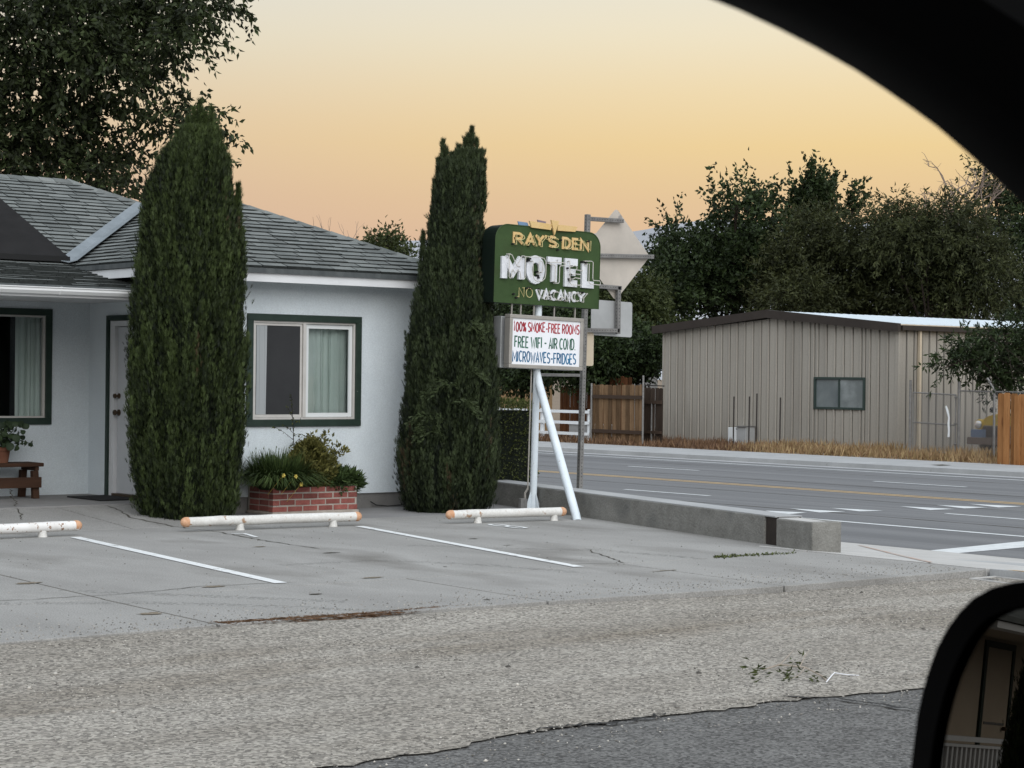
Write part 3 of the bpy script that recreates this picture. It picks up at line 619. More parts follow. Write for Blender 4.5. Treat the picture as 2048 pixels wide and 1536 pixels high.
def build_motel():
    mo = thing('motel_building', 'white stuccoed single storey motel with grey shingle roof and dark green window trim', 'building', (12, 19.5, 0))
    st = M['stucco']
    # front wing wall with its window opening, return wall with the door, recessed wall under the porch
    wx0, wx1, wz0, wz1 = 11.50, 12.88, 1.0, 2.10
    MB().box((10.6, 18.65, .17), (wx0, 18.8, 2.55)).box((wx1, 18.65, .17), (13.82, 18.8, 2.55)).box((wx0, 18.65, .17), (wx1, 18.8, wz0)).box((wx0, 18.65, wz1), (wx1, 18.8, 2.55)).build('wall', st, mo)
    dy0, dy1, dz1 = 19.14, 20.165, 2.085
    MB().box((10.6, 18.801, .12), (10.75, dy0, 2.55)).box((10.6, dy1, .12), (10.75, 20.66, 2.55)).box((10.6, dy0, dz1), (10.75, dy1, 2.55)).build('wall', st, mo)
    lx0, lx1, lz0, lz1 = 8.62, 10.06, .985, 2.13
    MB().box((-2, 20.66, .12), (lx0, 20.8, 2.6)).box((lx1, 20.66, .12), (10.6, 20.8, 2.6)).box((lx0, 20.66, .12), (lx1, 20.8, lz0)).box((lx0, 20.66, lz1), (lx1, 20.8, 2.6)).build('wall', st, mo)
    MB().box((13.67, 18.801, .17), (13.82, 26, 2.55)).box((-2, 25.9, 0), (13.67, 26, 2.55)).box((-2.15, 20.66, 0), (-2, 26, 2.55)).build('wall', st, mo)
    MB().box((10.62, 18.67, -.02), (13.80, 18.8, .17)).box((13.67, 18.801, -.02), (13.80, 26, .17)).build('foundation', M['found'], mo)
    # dark rooms behind the glass
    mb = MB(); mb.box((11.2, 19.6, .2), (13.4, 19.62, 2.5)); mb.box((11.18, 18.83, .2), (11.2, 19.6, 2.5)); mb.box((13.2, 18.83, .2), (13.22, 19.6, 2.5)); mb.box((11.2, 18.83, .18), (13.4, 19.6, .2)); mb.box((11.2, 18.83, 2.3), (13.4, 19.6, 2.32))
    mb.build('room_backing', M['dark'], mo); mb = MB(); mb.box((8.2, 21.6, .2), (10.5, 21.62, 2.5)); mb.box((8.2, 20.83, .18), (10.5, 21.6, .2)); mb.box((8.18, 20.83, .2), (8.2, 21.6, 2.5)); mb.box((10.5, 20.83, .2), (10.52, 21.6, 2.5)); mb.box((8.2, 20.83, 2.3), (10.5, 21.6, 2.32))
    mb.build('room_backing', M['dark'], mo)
    # front window
    Yf = 18.65
    win = frame_boxes(MB(), 11.44, 12.94, .933, 2.165, .075, Yf - .03, Yf + .05).build('window', M['green'], mo, bevel=.004)
    frame_boxes(MB(), 11.515, 12.865, 1.01, 2.09, .022, Yf - .005, Yf + .07).build('frame', M['alu'], win)
    MB().box((12.165, Yf - .012, 1.032), (12.205, Yf + .05, 2.068)).build('meeting_rail', M['alu'], win)
    frame_boxes(MB(), 11.54, 12.163, 1.034, 2.066, .026, Yf + .008, Yf + .025, wb=.03).build('screen_frame', M['alu'], win)
    MB().box((11.567, Yf + .014, 1.065), (12.137, Yf + .017, 2.04)).build('insect_screen', M['screen'], win).hide_render = False
    frame_boxes(MB(), 12.21, 12.84, 1.036, 2.064, .045, Yf + .02, Yf + .045).build('sash', M['vinyl'], win)
    MB().box((12.256, Yf + .03, 1.082), (12.794, Yf + .035, 2.018)).build('pane', M['glass'], win)
    curtain(win, 12.24, 12.86, Yf + .16, 1.0, 2.08, 6, .028, 'curtain')
    # left edge curtain pressed behind the screen
    curtain(win, 11.57, 11.70, Yf + .0125, 1.066, 2.04, 2, .001, 'curtaind')
    # porch window
    Yw = 20.66
    wl = frame_boxes(MB(), 8.55, 10.13, .915, 2.205, .075, Yw - .03, Yw + .04).build('window', M['green'], mo, bevel=.004)
    frame_boxes(MB(), 8.625, 10.055, .99, 2.13, .02, Yw - .004, Yw + .06).build('frame', M['alu'], wl)
    MB().box((8.645, Yw + .03, 1.01), (10.035, Yw + .034, 2.11)).build('pane', M['glass'], wl)
    curtain(wl, 9.76, 10.06, Yw + .13, .98, 2.12, 5, .022, 'curtain')
    MB().box((9.29, Yw + .0, 1.011), (9.33, Yw + .05, 2.109)).build('meeting_rail', M['alu'], wl)
    # door in the return wall (faces -X)
    dr = MB().box((10.575, dy1 + .001, .126), (10.63, dy1 + .055, 2.14)).box((10.575, dy0 - .055, .126), (10.63, dy0 - .001, 2.14)).box((10.576, dy0 - .001, 2.085), (10.629, dy1 + .001, 2.139)).build('door_trim', M['green'], mo)
    MB().box((10.60, dy1 - .10, .13), (10.70, dy1 - .002, 2.08)).box((10.60, dy0 + .002, .13), (10.70, dy0 + .08, 2.08)).box((10.601, dy0 + .081, 2.02), (10.699, dy1 - .101, 2.079)).build('door_jamb', M['whitewood'], mo)
    dl = MB().box((10.635, dy0 + .085, .165), (10.675, dy1 - .118, 2.01)).build('door', M['door'], mo, bevel=.004)
    for z, r in ((1.06, .032), (1.245, .027)):
        k = MB(); yk = dy1 - .165
        for i, (xx, rr) in enumerate(((10.634, r * 1.1), (10.622, r * 1.1), (10.615, r * .5), (10.595, r * .55), (10.585, r), (10.565, r * .9), (10.56, r * .3))):
            k.v += [(xx, yk + rr * math.cos(a), z + rr * math.sin(a)) for a in np.linspace(0, 2 * math.pi, 12, endpoint=False)]
        for i in range(6):
            for j in range(12): k.f.append([i * 12 + j, i * 12 + (j + 1) % 12, (i + 1) * 12 + (j + 1) % 12, (i + 1) * 12 + j]); k.t.append(.5); k.mi.append(0)
        k.build('door_knob' if z < 1.1 else 'deadbolt', M['brass'], dl, smooth=True)
    MB().box((10.58, dy0 + .08, .126), (10.72, dy1 - .1, .163)).build('threshold', M['brass'], mo)
    # ---- roof: geometry first
    s = .435; Z0 = 2.65; xl, xr_, yf = 10.0, 14.15, 18.27; xm = (xl + xr_) / 2; zt = Z0 + s * (xm - xl); ya = yf + (xm - xl)
    Ym = 19.97; yr = 22.75; zr = Z0 + s * (yr - Ym)
    sl = math.sqrt(1 + s * s)
    deck = MB()
    t = .03
    def plane(pts):
        deck.prism([np.array(p) - (0, 0, .012) for p in pts], (0, 0, -.05))
    plane([(xl, yf, Z0), (xr_, yf, Z0), (xm, ya, zt)])                                      # wing front
    vtop = (xm, Ym + (xm - xl), zt)
    plane([(xl, yf, Z0), (xm, ya, zt), vtop, (xl, Ym, Z0)])                                 # wing left
    plane([(xr_, yf, Z0), (xr_, 26.4, Z0), (xm, 26.4, zt), (xm, ya, zt)])                   # wing right
    hx = 11.38; hy = yr
    plane([(-2.5, Ym, Z0), (xl, Ym, Z0), vtop, (hx, hy, zr), (-2.5, hy, zr)])              # main front
    plane([(hx, hy, zr), vtop, (xm + .02, 26.0, zt - .2), (hx, 26.0, zr - 1.4)])           # main right hip side
    plane([(-2.5, hy, zr), (hx, hy, zr), (hx, 26.4, zr - 1.6), (-2.5, 26.4, zr - 1.6)])    # rear
    plane([(-2.5, 18.5, 2.375), (10.59, 18.5, 2.375), (10.59, Ym, Z0 + .0), (-2.5, Ym, Z0 + .0)])   # porch
    deck.build('roof', M['drip'], mo)
    e = .125; w = .30; y0_ = np.array
    dpl = []
    Lw = (xm - xl) * sl
    dpl.append(((xl, yf, Z0), (1, 0, 0), (0, 1, s), [(0, 0), (xr_ - xl, 0), (xm - xl, Lw)], e, w))
    # wing left plane: u runs towards -Y (so that u x v points up), v up along +X
    yl = Ym - yf
    dpl.append(((xl, Ym, Z0), (0, -1, 0), (1, 0, s), [(0, 0), (yl, 0), (Ym - ya, Lw), (Ym - vtop[1], Lw)], e, w))
    x0m = 7.5
    dpl.append(((x0m, Ym, Z0), (1, 0, 0), (0, 1, s), [(0, 0), (xl - x0m, 0), (vtop[0] - x0m, (vtop[1] - Ym) * sl), (hx - x0m, (hy - Ym) * sl), (0, (hy - Ym) * sl)], e, w))
    sp = (Z0 - 2.375) / (Ym - 18.5); slp = math.sqrt(1 + sp * sp)
    dpl.append(((7.5, 18.47, 2.372), (1, 0, 0), (0, 1, sp), [(0, 0), (3.09, 0), (3.09, 1.05 * slp), (2.55, (Ym - 18.47) * slp), (0, (Ym - 18.47) * slp)], e, w))
    shingles(mo, dpl)
    # hip and ridge caps
    def cap(p, q, wd, name='ridge_cap'):
        p, q = np.array(p, float), np.array(q, float); L_ = np.linalg.norm(q - p); n_ = max(2, int(L_ / .2)); d = (q - p) / L_
        a = np.cross(d, (0, 0, 1)); a /= np.linalg.norm(a); mb = MB(); rg = np.random.default_rng(int(L_ * 100))
        for i in range(n_):
            mb.tint = rg.uniform(); A, B = p + d * L_ * i / n_, p + d * (L_ * (i + 1) / n_ + .03); k = .016
            A = A + (0, 0, .016); B = B + (0, 0, .024)
            mb.add([A + a * wd - (0, 0, k + .02), A + (0, 0, k), A - a * wd - (0, 0, k + .02), B + a * wd - (0, 0, k + .02), B + (0, 0, k), B - a * wd - (0, 0, k + .02), A + a * wd - (0, 0, k + .035), A - a * wd - (0, 0, k + .035), B + a * wd - (0, 0, k + .035), B - a * wd - (0, 0, k + .035)],
                   [(0, 1, 4, 3), (1, 2, 5, 4), (6, 8, 9, 7), (0, 3, 8, 6), (2, 7, 9, 5), (3, 4, 5, 9, 8), (0, 6, 7, 2, 1)])
        mb.build(name, M['shingle'], mo)
    cap((xr_, yf, Z0), (xm, ya, zt), .07); cap((xl, yf, Z0), (xm, ya, zt), .07); cap((xm, ya, zt), vtop, .08); cap(vtop, (hx, hy, zr), .08); cap((hx, hy, zr), (-2.5, hy, zr), .09)
    # valley flashing: two wings of bare metal
    va, vb = np.array((xl - .02, Ym - .02, Z0 + .03)), np.array(vtop) - (.06, .06, -.012)
    for sg, off in ((1, np.array((-.10, .05, 0.0))), (-1, np.array((.05, -.10, 0.0)))):
        off = off.copy(); off[2] = s * (max(off[0], off[1])) * .5 + .012
        MB().prism([va + (0, 0, .014), vb + (0, 0, .014), vb + off + (0, 0, .014), va + off + (0, 0, .014)], (0, 0, .006)).build('valley_flashing', M['flash'], mo)
    # fascia, soffit, drip edge round the wing
    MB().box((xl, 18.30, 2.495), (xr_, 18.325, 2.593)).build('fascia', M['whitewood'], mo)
    MB().box((xl, 18.326, 2.495), (xl + .025, Ym - .1, 2.593)).build('fascia', M['whitewood'], mo)
    MB().box((xr_ - .025, 18.326, 2.495), (xr_, 26, 2.593)).build('fascia', M['whitewood'], mo)
    MB().box((xl - .015, 18.278, 2.594), (xr_ + .015, 18.31, 2.645)).box((xl - .02, 18.311, 2.594), (xl + .012, Ym - .15, 2.645)).box((xr_ - .012, 18.311, 2.594), (xr_ + .02, 26, 2.645)).build('drip_edge', M['drip'], mo)
    MB().box((xl + .026, 18.326, 2.535), (xr_ - .026, 18.649, 2.548)).box((xl + .026, 18.65, 2.535), (10.598, 19.6, 2.548)).box((13.822, 18.65, 2.535), (xr_ - .026, 26, 2.548)).build('soffit', M['whitewood'], mo)
    # porch ceiling, gutter
    MB().box((-2.5, 18.53, 2.285), (10.598, 20.658, 2.30)).box((-2.5, 18.505, 2.255), (10.598, 18.529, 2.36)).build('porch_ceiling', M['whitewood'], mo)
    gprof = [(18.50, 2.283), (18.445, 2.283), (18.415, 2.315), (18.415, 2.335), (18.40, 2.345), (18.40, 2.352), (18.50, 2.352)]
    gt = MB().prism([(-2.5, y, z) for y, z in gprof], (13.05, 0, 0)).build('gutter', M['gutter'], mo)
    for x in (6.6, 9.12): MB().prism([(x, y - .004 if y < 18.49 else y, z - .004 if z < 2.3 else z + .003) for y, z in gprof], (.02, 0, 0)).build('gutter_joint', M['gutter'], gt)
    MB().box((-2.5, 18.42, 2.354), (10.585, 18.50, 2.374)).build('drip_edge', M['drip'], mo)
    # roof vent
    vp = at(6, 372, 25.2); mb = MB(); mb.lathe(vp - (0, 0, .1), [(.05, 0), (.05, .09), (.085, .095), (.085, .15), (.095, .155), (.09, .175), (.05, .19)], 14)
    vt = mb.build('roof_vent', M['gutter'], mo, smooth=True)
    mb = MB()
    for k in range(14):
        a = k / 14 * 6.28; c_ = vp + (.086 * math.cos(a), .086 * math.sin(a), -.002); mb.box(c_ - (.006, .006, 0), c_ + (.006, .006, .05))
    mb.build('vent_slot', M['flash'], vt)
    return s, Z0, Ym
S_, Z0_, YM_ = build_motel()

def build_roof_panel():
    p = thing('roof_panel', 'flat black panel lying on the grey shingled motel roof', 'roof panel', (9, 20.2, 2.75))
    zp = lambda y: Z0_ + S_ * (y - YM_)
    y0, y1 = 20.0, 21.9; x0, x1 = 4.0, 10.0
    MB().hexa([(x0, y0, zp(y0) + .055), (x1, y0, zp(y0) + .055), (x1, y1, zp(y1) + .05), (x0, y1, zp(y1) + .05)], [(x0, y0, zp(y0) + .095), (x1, y0, zp(y0) + .095), (x1, y1, zp(y1) + .085), (x0, y1, zp(y1) + .085)]).build('panel', M['black'], p)
    MB().box((x0, y0 - .012, zp(y0) + .04), (x1 + .012, y0 - .001, zp(y0) + .10)).build('edge_rail', M['truckdark'], p)
    for x in (5.5, 7.5, 9.4): MB().box((x, y0 + .05, zp(y0) + .0), (x + .05, y0 + .12, zp(y0) + .08)).build('foot', M['truckdark'], p)
build_roof_panel()

# ================================================================== THINGS NEAR THE MOTEL
def build_low_wall():
    w = thing('low_wall', 'low weathered concrete kerb wall beside the road with a dark steel plate near its end', 'wall', (13.8, 15, 0))
    a = np.array((13.16, 11.97)); d = np.array((1.15, 4.62)); d /= np.linalg.norm(d); n = np.array((d[1], -d[0])); Hh = .262; th = .30
    def seg(s0, s1, name, m, h=Hh, inset=0., bev=.012, h1=None):
        rng = np.random.default_rng(int(s0 * 10) + 3); k = max(2, int((s1 - s0) / .22)); V = []; 
        mb = MB(); prev = None
        for i in range(k + 1):
            s_ = s0 + (s1 - s0) * i / k; hh = h + rng.normal(0, .003); o1 = inset + rng.normal(0, .003)
            p = a + d * s_ + n * o1; q = a + d * s_ + n * (th - inset)
            ring = [(*p, -.02), (*(q), -.25), (*q, hh), (*p, hh)]
            if prev is not None:
                b = len(mb.v)
            mb.v += ring
            for _ in (): pass
            if i:
                b = len(mb.v) - 8
                for j in range(4): mb.f.append([b + j, b + (j + 1) % 4, b + 4 + (j + 1) % 4, b + 4 + j]); mb.t.append(.5); mb.mi.append(0)
        mb.f.append([0, 1, 2, 3]); mb.f.append([len(mb.v) - 4 + j for j in (3, 2, 1, 0)]); mb.t += [.5, .5]; mb.mi += [0, 0]
        return mb.build(name, M[m], w, bevel=bev)
    seg(0, .60, 'end_block', 'kerbwall', h=.252)
    seg(.605, .80, 'steel_plate', 'steel', h=.262, inset=.025, bev=0)
    seg(.805, 9.2, 'wall_run', 'kerbwall')
    # pale worn cap
    mb = MB()
    for s0, s1, h in ((.82, 9.2, Hh + .006), (.62, .815, Hh + .004)):
        P = [a + d * s0 + n * .006, a + d * s1 + n * .006, a + d * s1 + n * (th - .006), a + d * s0 + n * (th - .006)]
        mb.hexa([(*p, h - .012) for p in P][::-1], [(*p, h + .002) for p in P][::-1])
    mb.build('cap_skim', M['farwalk'], w, bevel=.004)
    P = [a + d * .02 + n * .015, a + d * .58 + n * .015, a + d * .58 + n * (th - .08), a + d * .02 + n * (th - .12)]
    MB().hexa([(*p, .24) for p in P][::-1], [(*p, .257) for p in P][::-1]).build('broken_cap', M['walk'], w, bevel=.004)
build_low_wall()

def build_bumpers():
    grp = 'white pipe wheel stops in front of the motel'
    spec = [((6.2, 16.80), (8.52, 16.80), 'pipeold', 'rust stained white pipe wheel stop, leftmost, cut by the edge of the photo', [6.9, 8.17]),
            ((9.56, 16.66), (11.44, 16.50), 'pipe', 'white pipe wheel stop in front of the brick planter', [10.14, 11.16]),
            ((12.38, 16.22), (13.74, 16.03), 'pipe', 'white pipe wheel stop at the foot of the motel sign pole', [12.71, 13.63])]
    for (a, b, m, lab, posts) in spec:
        r = .047; zc = .092; a, b = np.array((*a, zc)), np.array((*b, zc))
        t = thing('wheel_stop', lab, 'wheel stop', ((a[0] + b[0]) / 2, (a[1] + b[1]) / 2, 0), grp)
        d = (b - a) / np.linalg.norm(b - a); rg = np.random.default_rng(int(a[0] * 10))
        L_ = np.linalg.norm(b - a); pts = [a + d * L_ * k / 10 + (0, 0, rg.normal(0, .0025)) for k in range(11)]
        MB().tube(pts, r, 16).build('pipe', M[m], t, smooth=True)
        for e, sg in ((a, -1), (b, 1)):
            MB().tube([e - d * sg * .035, e - d * sg * .004, e + d * sg * .004, e + d * sg * .022, e + d * sg * .034, e + d * sg * .04], [r + .0015, r + .0015, r * .98, r * .8, r * .5, r * .1], 16).build('end_cap', M['rust'], t, smooth=True)
        for x in posts:
            s = (x - a[0]) / d[0]; p = a + d * s
            MB().lathe((p[0], p[1], 0), [(.048, -.01), (.042, .012), (.038, .03), (.037, zc - r * .6)], 12).build('post', M['pipe'], t, smooth=True)
build_bumpers()

# ---- cypresses
def cypress(name, label, cx, cy, prof, n_tufts, m, seed, spikes, droops=()):
    """prof: rows of (z, shift along the camera's right, radius)"""
    rng = np.random.default_rng(seed); root = thing(name, label, 'cypress', (cx, cy, 0), 'columnar cypresses in front of the motel')
    zp = np.array([p[0] for p in prof]); sh = np.array([p[1] for p in prof]); rd = np.array([p[2] for p in prof]); rt = np.array([_rt[0], _rt[1]])
    lob = rng.uniform(0, 6.28, 6)
    def rad(z, th): return np.interp(z, zp, rd) * (1 + .05 * np.sin(5 * th + lob[0] + z * .5) + .04 * np.sin(9 * th + lob[1] - z * .7) + .03 * np.sin(17 * th + lob[2] + z))
    def cen(z): s = np.interp(z, zp, sh); return cx + rt[0] * s, cy + rt[1] * s
    # core: a closed dark hull added so that no light comes through
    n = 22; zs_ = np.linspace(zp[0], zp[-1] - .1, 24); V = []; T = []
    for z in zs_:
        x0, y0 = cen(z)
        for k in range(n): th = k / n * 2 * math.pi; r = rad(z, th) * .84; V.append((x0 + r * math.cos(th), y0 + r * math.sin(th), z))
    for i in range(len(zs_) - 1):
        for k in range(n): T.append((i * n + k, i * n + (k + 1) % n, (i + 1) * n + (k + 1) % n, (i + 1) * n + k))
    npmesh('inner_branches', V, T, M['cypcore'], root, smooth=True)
    MB().tube([(cx, cy, -.02), (cx, cy, 1.0), (*cen(2.5), 2.5)], [.09, .07, .04], 8).build('trunk', M['bark'], root, smooth=True)
    P, D, TI, Ls = [], [], [], []
    zmax = zp[-1]
    zt = zp[0] + (zmax - zp[0]) * rng.uniform(0, 1, n_tufts) ** .95; th = rng.uniform(0, 6.28, n_tufts)
    for i in range(n_tufts):
        z0, t0 = zt[i], th[i]; ln = rng.uniform(.35, .95); k = int(ln * 210); base = rng.uniform(0, 1); out = rng.uniform(.86, 1.04); sway = rng.normal(0, .10); rise = rng.uniform(0.02, .12)
        s = np.linspace(0, 1, k); z0 = min(z0, zmax - ln * .5 + .02); z = z0 - ln * .5 + s * ln; z = np.clip(z, zp[0] - .02, None)
        r = rad(np.minimum(z, zmax - .06), t0) * out + s ** 2 * rise * .6 - .03 * (1 - s)
        tt = t0 + sway * s
        x0, y0 = cen(np.minimum(z, zmax)); jit = .040 * (1 - .72 * s)
        p = np.stack([x0 + r * np.cos(tt), y0 + r * np.sin(tt), z], 1) + rng.normal(size=(k, 3)) * jit[:, None]
        o = np.stack([np.cos(tt), np.sin(tt), 0 * tt], 1)
        d = np.stack([0 * s, 0 * s, 1 + 0 * s], 1) + o * rng.uniform(.05, .5, (k, 1)) * (1 - .6 * s)[:, None] + rng.normal(size=(k, 3)) * .15
        P.append(p); D.append(d); dead_ = rng.uniform() < .012
        TI.append(np.full(k, 2.0) if dead_ else np.clip(base * .34 + .50 * s ** 1.6 + rng.normal(0, .13, k) - .06, 0, 1)); Ls.append(.068 * (1 - .25 * s) * rng.uniform(.7, 1.4, k))  # tint runs near-black at tuft bases to pale tips, gap shade painted in
    for (sx, z0, z1, w) in spikes:   # separate leaders that stand out of the outline
        k = int((z1 - z0) * 700); s = rng.uniform(0, 1, k) ** .8; z = z0 + (z1 - z0) * s; r = w * (1 - s ** 1.1) * rng.uniform(0, 1, k) ** .5; a = rng.uniform(0, 6.28, k)
        x0, y0 = cx + rt[0] * sx, cy + rt[1] * sx
        p = np.stack([x0 + r * np.cos(a), y0 + r * np.sin(a), z], 1); o = np.stack([np.cos(a), np.sin(a), 0 * a], 1)
        P.append(p); D.append(np.array((0, 0, 1.)) + o * .25 + rng.normal(size=(k, 3)) * .18); TI.append(rng.uniform(.15, .9, k)); Ls.append(.085 * rng.uniform(.7, 1.3, k))
    for (t0, z0, ln, side) in droops:   # loose arching sprays
        for q in range(3):
            k = 60; s = np.linspace(0, 1, k); a0 = t0 + rng.normal(0, .08); x0, y0 = cen(z0); r0 = rad(z0, a0) + .01
            ang = np.array([math.cos(a0), math.sin(a0)]); tg = np.array([-ang[1], ang[0]]) * side
            hx = s * ln; zz = z0 + .10 * np.sin(s * 2.2) - .18 * s ** 2 + q * .03
            xy = np.array([x0, y0]) + ang * (r0 + .05 * s)[:, None] + tg * hx[:, None] * .9
            p = np.concatenate([xy, zz[:, None]], 1) + rng.normal(size=(k, 3)) * .012
            d = np.concatenate([tg[None] + 0 * xy, (.3 - .9 * s)[:, None]], 1) + rng.normal(size=(k, 3)) * .45
            P.append(p); D.append(d); TI.append(rng.uniform(.55, 1, k)); Ls.append(.06 * rng.uniform(.7, 1.2, k))
    P = np.concatenate(P); D = unit(np.concatenate(D)); TI = np.concatenate(TI); Ls = np.concatenate(Ls); k = len(P)
    # each sprig: a flat frond of a midrib blade and two pairs of side blades
    R_ = unit(rng.normal(size=(k, 3))); S = unit(np.cross(D, R_)); V = []; 
    w = Ls * .075
    b0 = P; tip = P + D * Ls[:, None]
    quads = []
    for (f, l, sg) in ((0, 1, 0), (.10, .55, 1), (.18, .5, -1), (.40, .42, 1), (.48, .38, -1)):
        o = P + D * (Ls * f)[:, None]; dd = unit(D + S * sg * .5); e = o + dd * (Ls * l)[:, None]; sd = np.cross(dd, np.cross(D, S)); sd = unit(sd)
        quads.append(np.stack([o - sd * w[:, None] * .6, o + sd * w[:, None] * .6, e], 1))
    V = np.concatenate(quads, 0).reshape(-1, 3); T = np.arange(len(V)).reshape(-1, 3)
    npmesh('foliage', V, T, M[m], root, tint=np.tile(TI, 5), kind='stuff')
    return root
def outline(cx, cy, rows, pad=.05):
    out = []
    for y, xl, xr in rows:
        D = np.array((cx, cy, 0)) @ _fw; L_, R_ = at(xl, y, D), at(xr, y, D); ax = np.array((cx, cy)) @ _rt[:2]; l, r = L_[:2] @ _rt[:2] - ax, R_[:2] @ _rt[:2] - ax
        out.append((max(0, L_[2]), (l + r) / 2, max(.03, (r - l) / 2 - pad)))
    return sorted(out)
def leaders(cx, cy, rows):
    D = np.array((cx, cy, 0)) @ _fw; ax = np.array((cx, cy)) @ _rt[:2]; out = []
    for x, yt, yb, w in rows: q = at(x, yt, D); out.append((q[:2] @ _rt[:2] - ax, at(x, yb, D)[2], q[2], w))
    return out
CYP1 = outline(10.40, 18.02, [(1045, 285, 462), (1020, 272, 476), (940, 262, 482), (840, 262, 488), (720, 258, 490), (640, 264, 488), (560, 276, 486), (480, 284, 482), (430, 290, 474), (380, 296, 466), (340, 312, 460), (310, 326, 452), (285, 350, 442), (262, 380, 426)])
cypress('cypress_tree', 'tall columnar cypress between the porch door and the front window', 10.40, 18.02, CYP1, 1150, 'cyp', 21, leaders(10.40, 18.02, [(400, 206, 330, .075), (424, 222, 340, .07), (376, 240, 350, .075), (388, 224, 330, .06), (412, 236, 330, .06), (440, 276, 380, .06), (432, 256, 340, .05), (356, 268, 380, .06), (342, 296, 420, .06), (329, 322, 430, .05), (322, 340, 450, .06), (362, 290, 400, .06), (456, 318, 420, .05), (477, 374, 500, .06), (470, 402, 520, .07), (410, 232, 330, .09), (300, 420, 500, .06), (286, 500, 580, .05), (484, 470, 560, .05)]))
CYP2 = outline(13.72, 17.72, [(1030, 810, 970), (1005, 798, 988), (930, 794, 998), (850, 802, 998), (770, 812, 1000), (690, 816, 994), (630, 826, 984), (570, 838, 976), (500, 850, 966), (440, 856, 962), (390, 866, 964), (340, 874, 968), (350, 874, 964), (330, 882, 960), (308, 925, 955)])
cypress('cypress_tree', 'tapering columnar cypress between the front window and the motel sign', 13.72, 17.72, CYP2, 1150, 'cyp2', 22, leaders(13.72, 17.72, [(944, 260, 390, .065), (953, 284, 390, .05), (930, 282, 400, .06), (937, 274, 400, .05), (962, 312, 410, .04), (886, 288, 410, .06), (893, 304, 420, .05), (877, 322, 430, .05), (968, 326, 430, .035), (905, 312, 420, .06), (917, 298, 420, .06), (870, 366, 460, .05), (846, 470, 560, .05), (972, 470, 560, .04)]),
        droops=[(-2.2, 1.35, .34, -1), (-2.0, 1.5, .30, 1), (-2.5, 1.0, .34, -1), (-2.3, .85, .34, -1), (-2.1, 1.15, .26, 1), (-1.9, 2.0, .2, 1)])

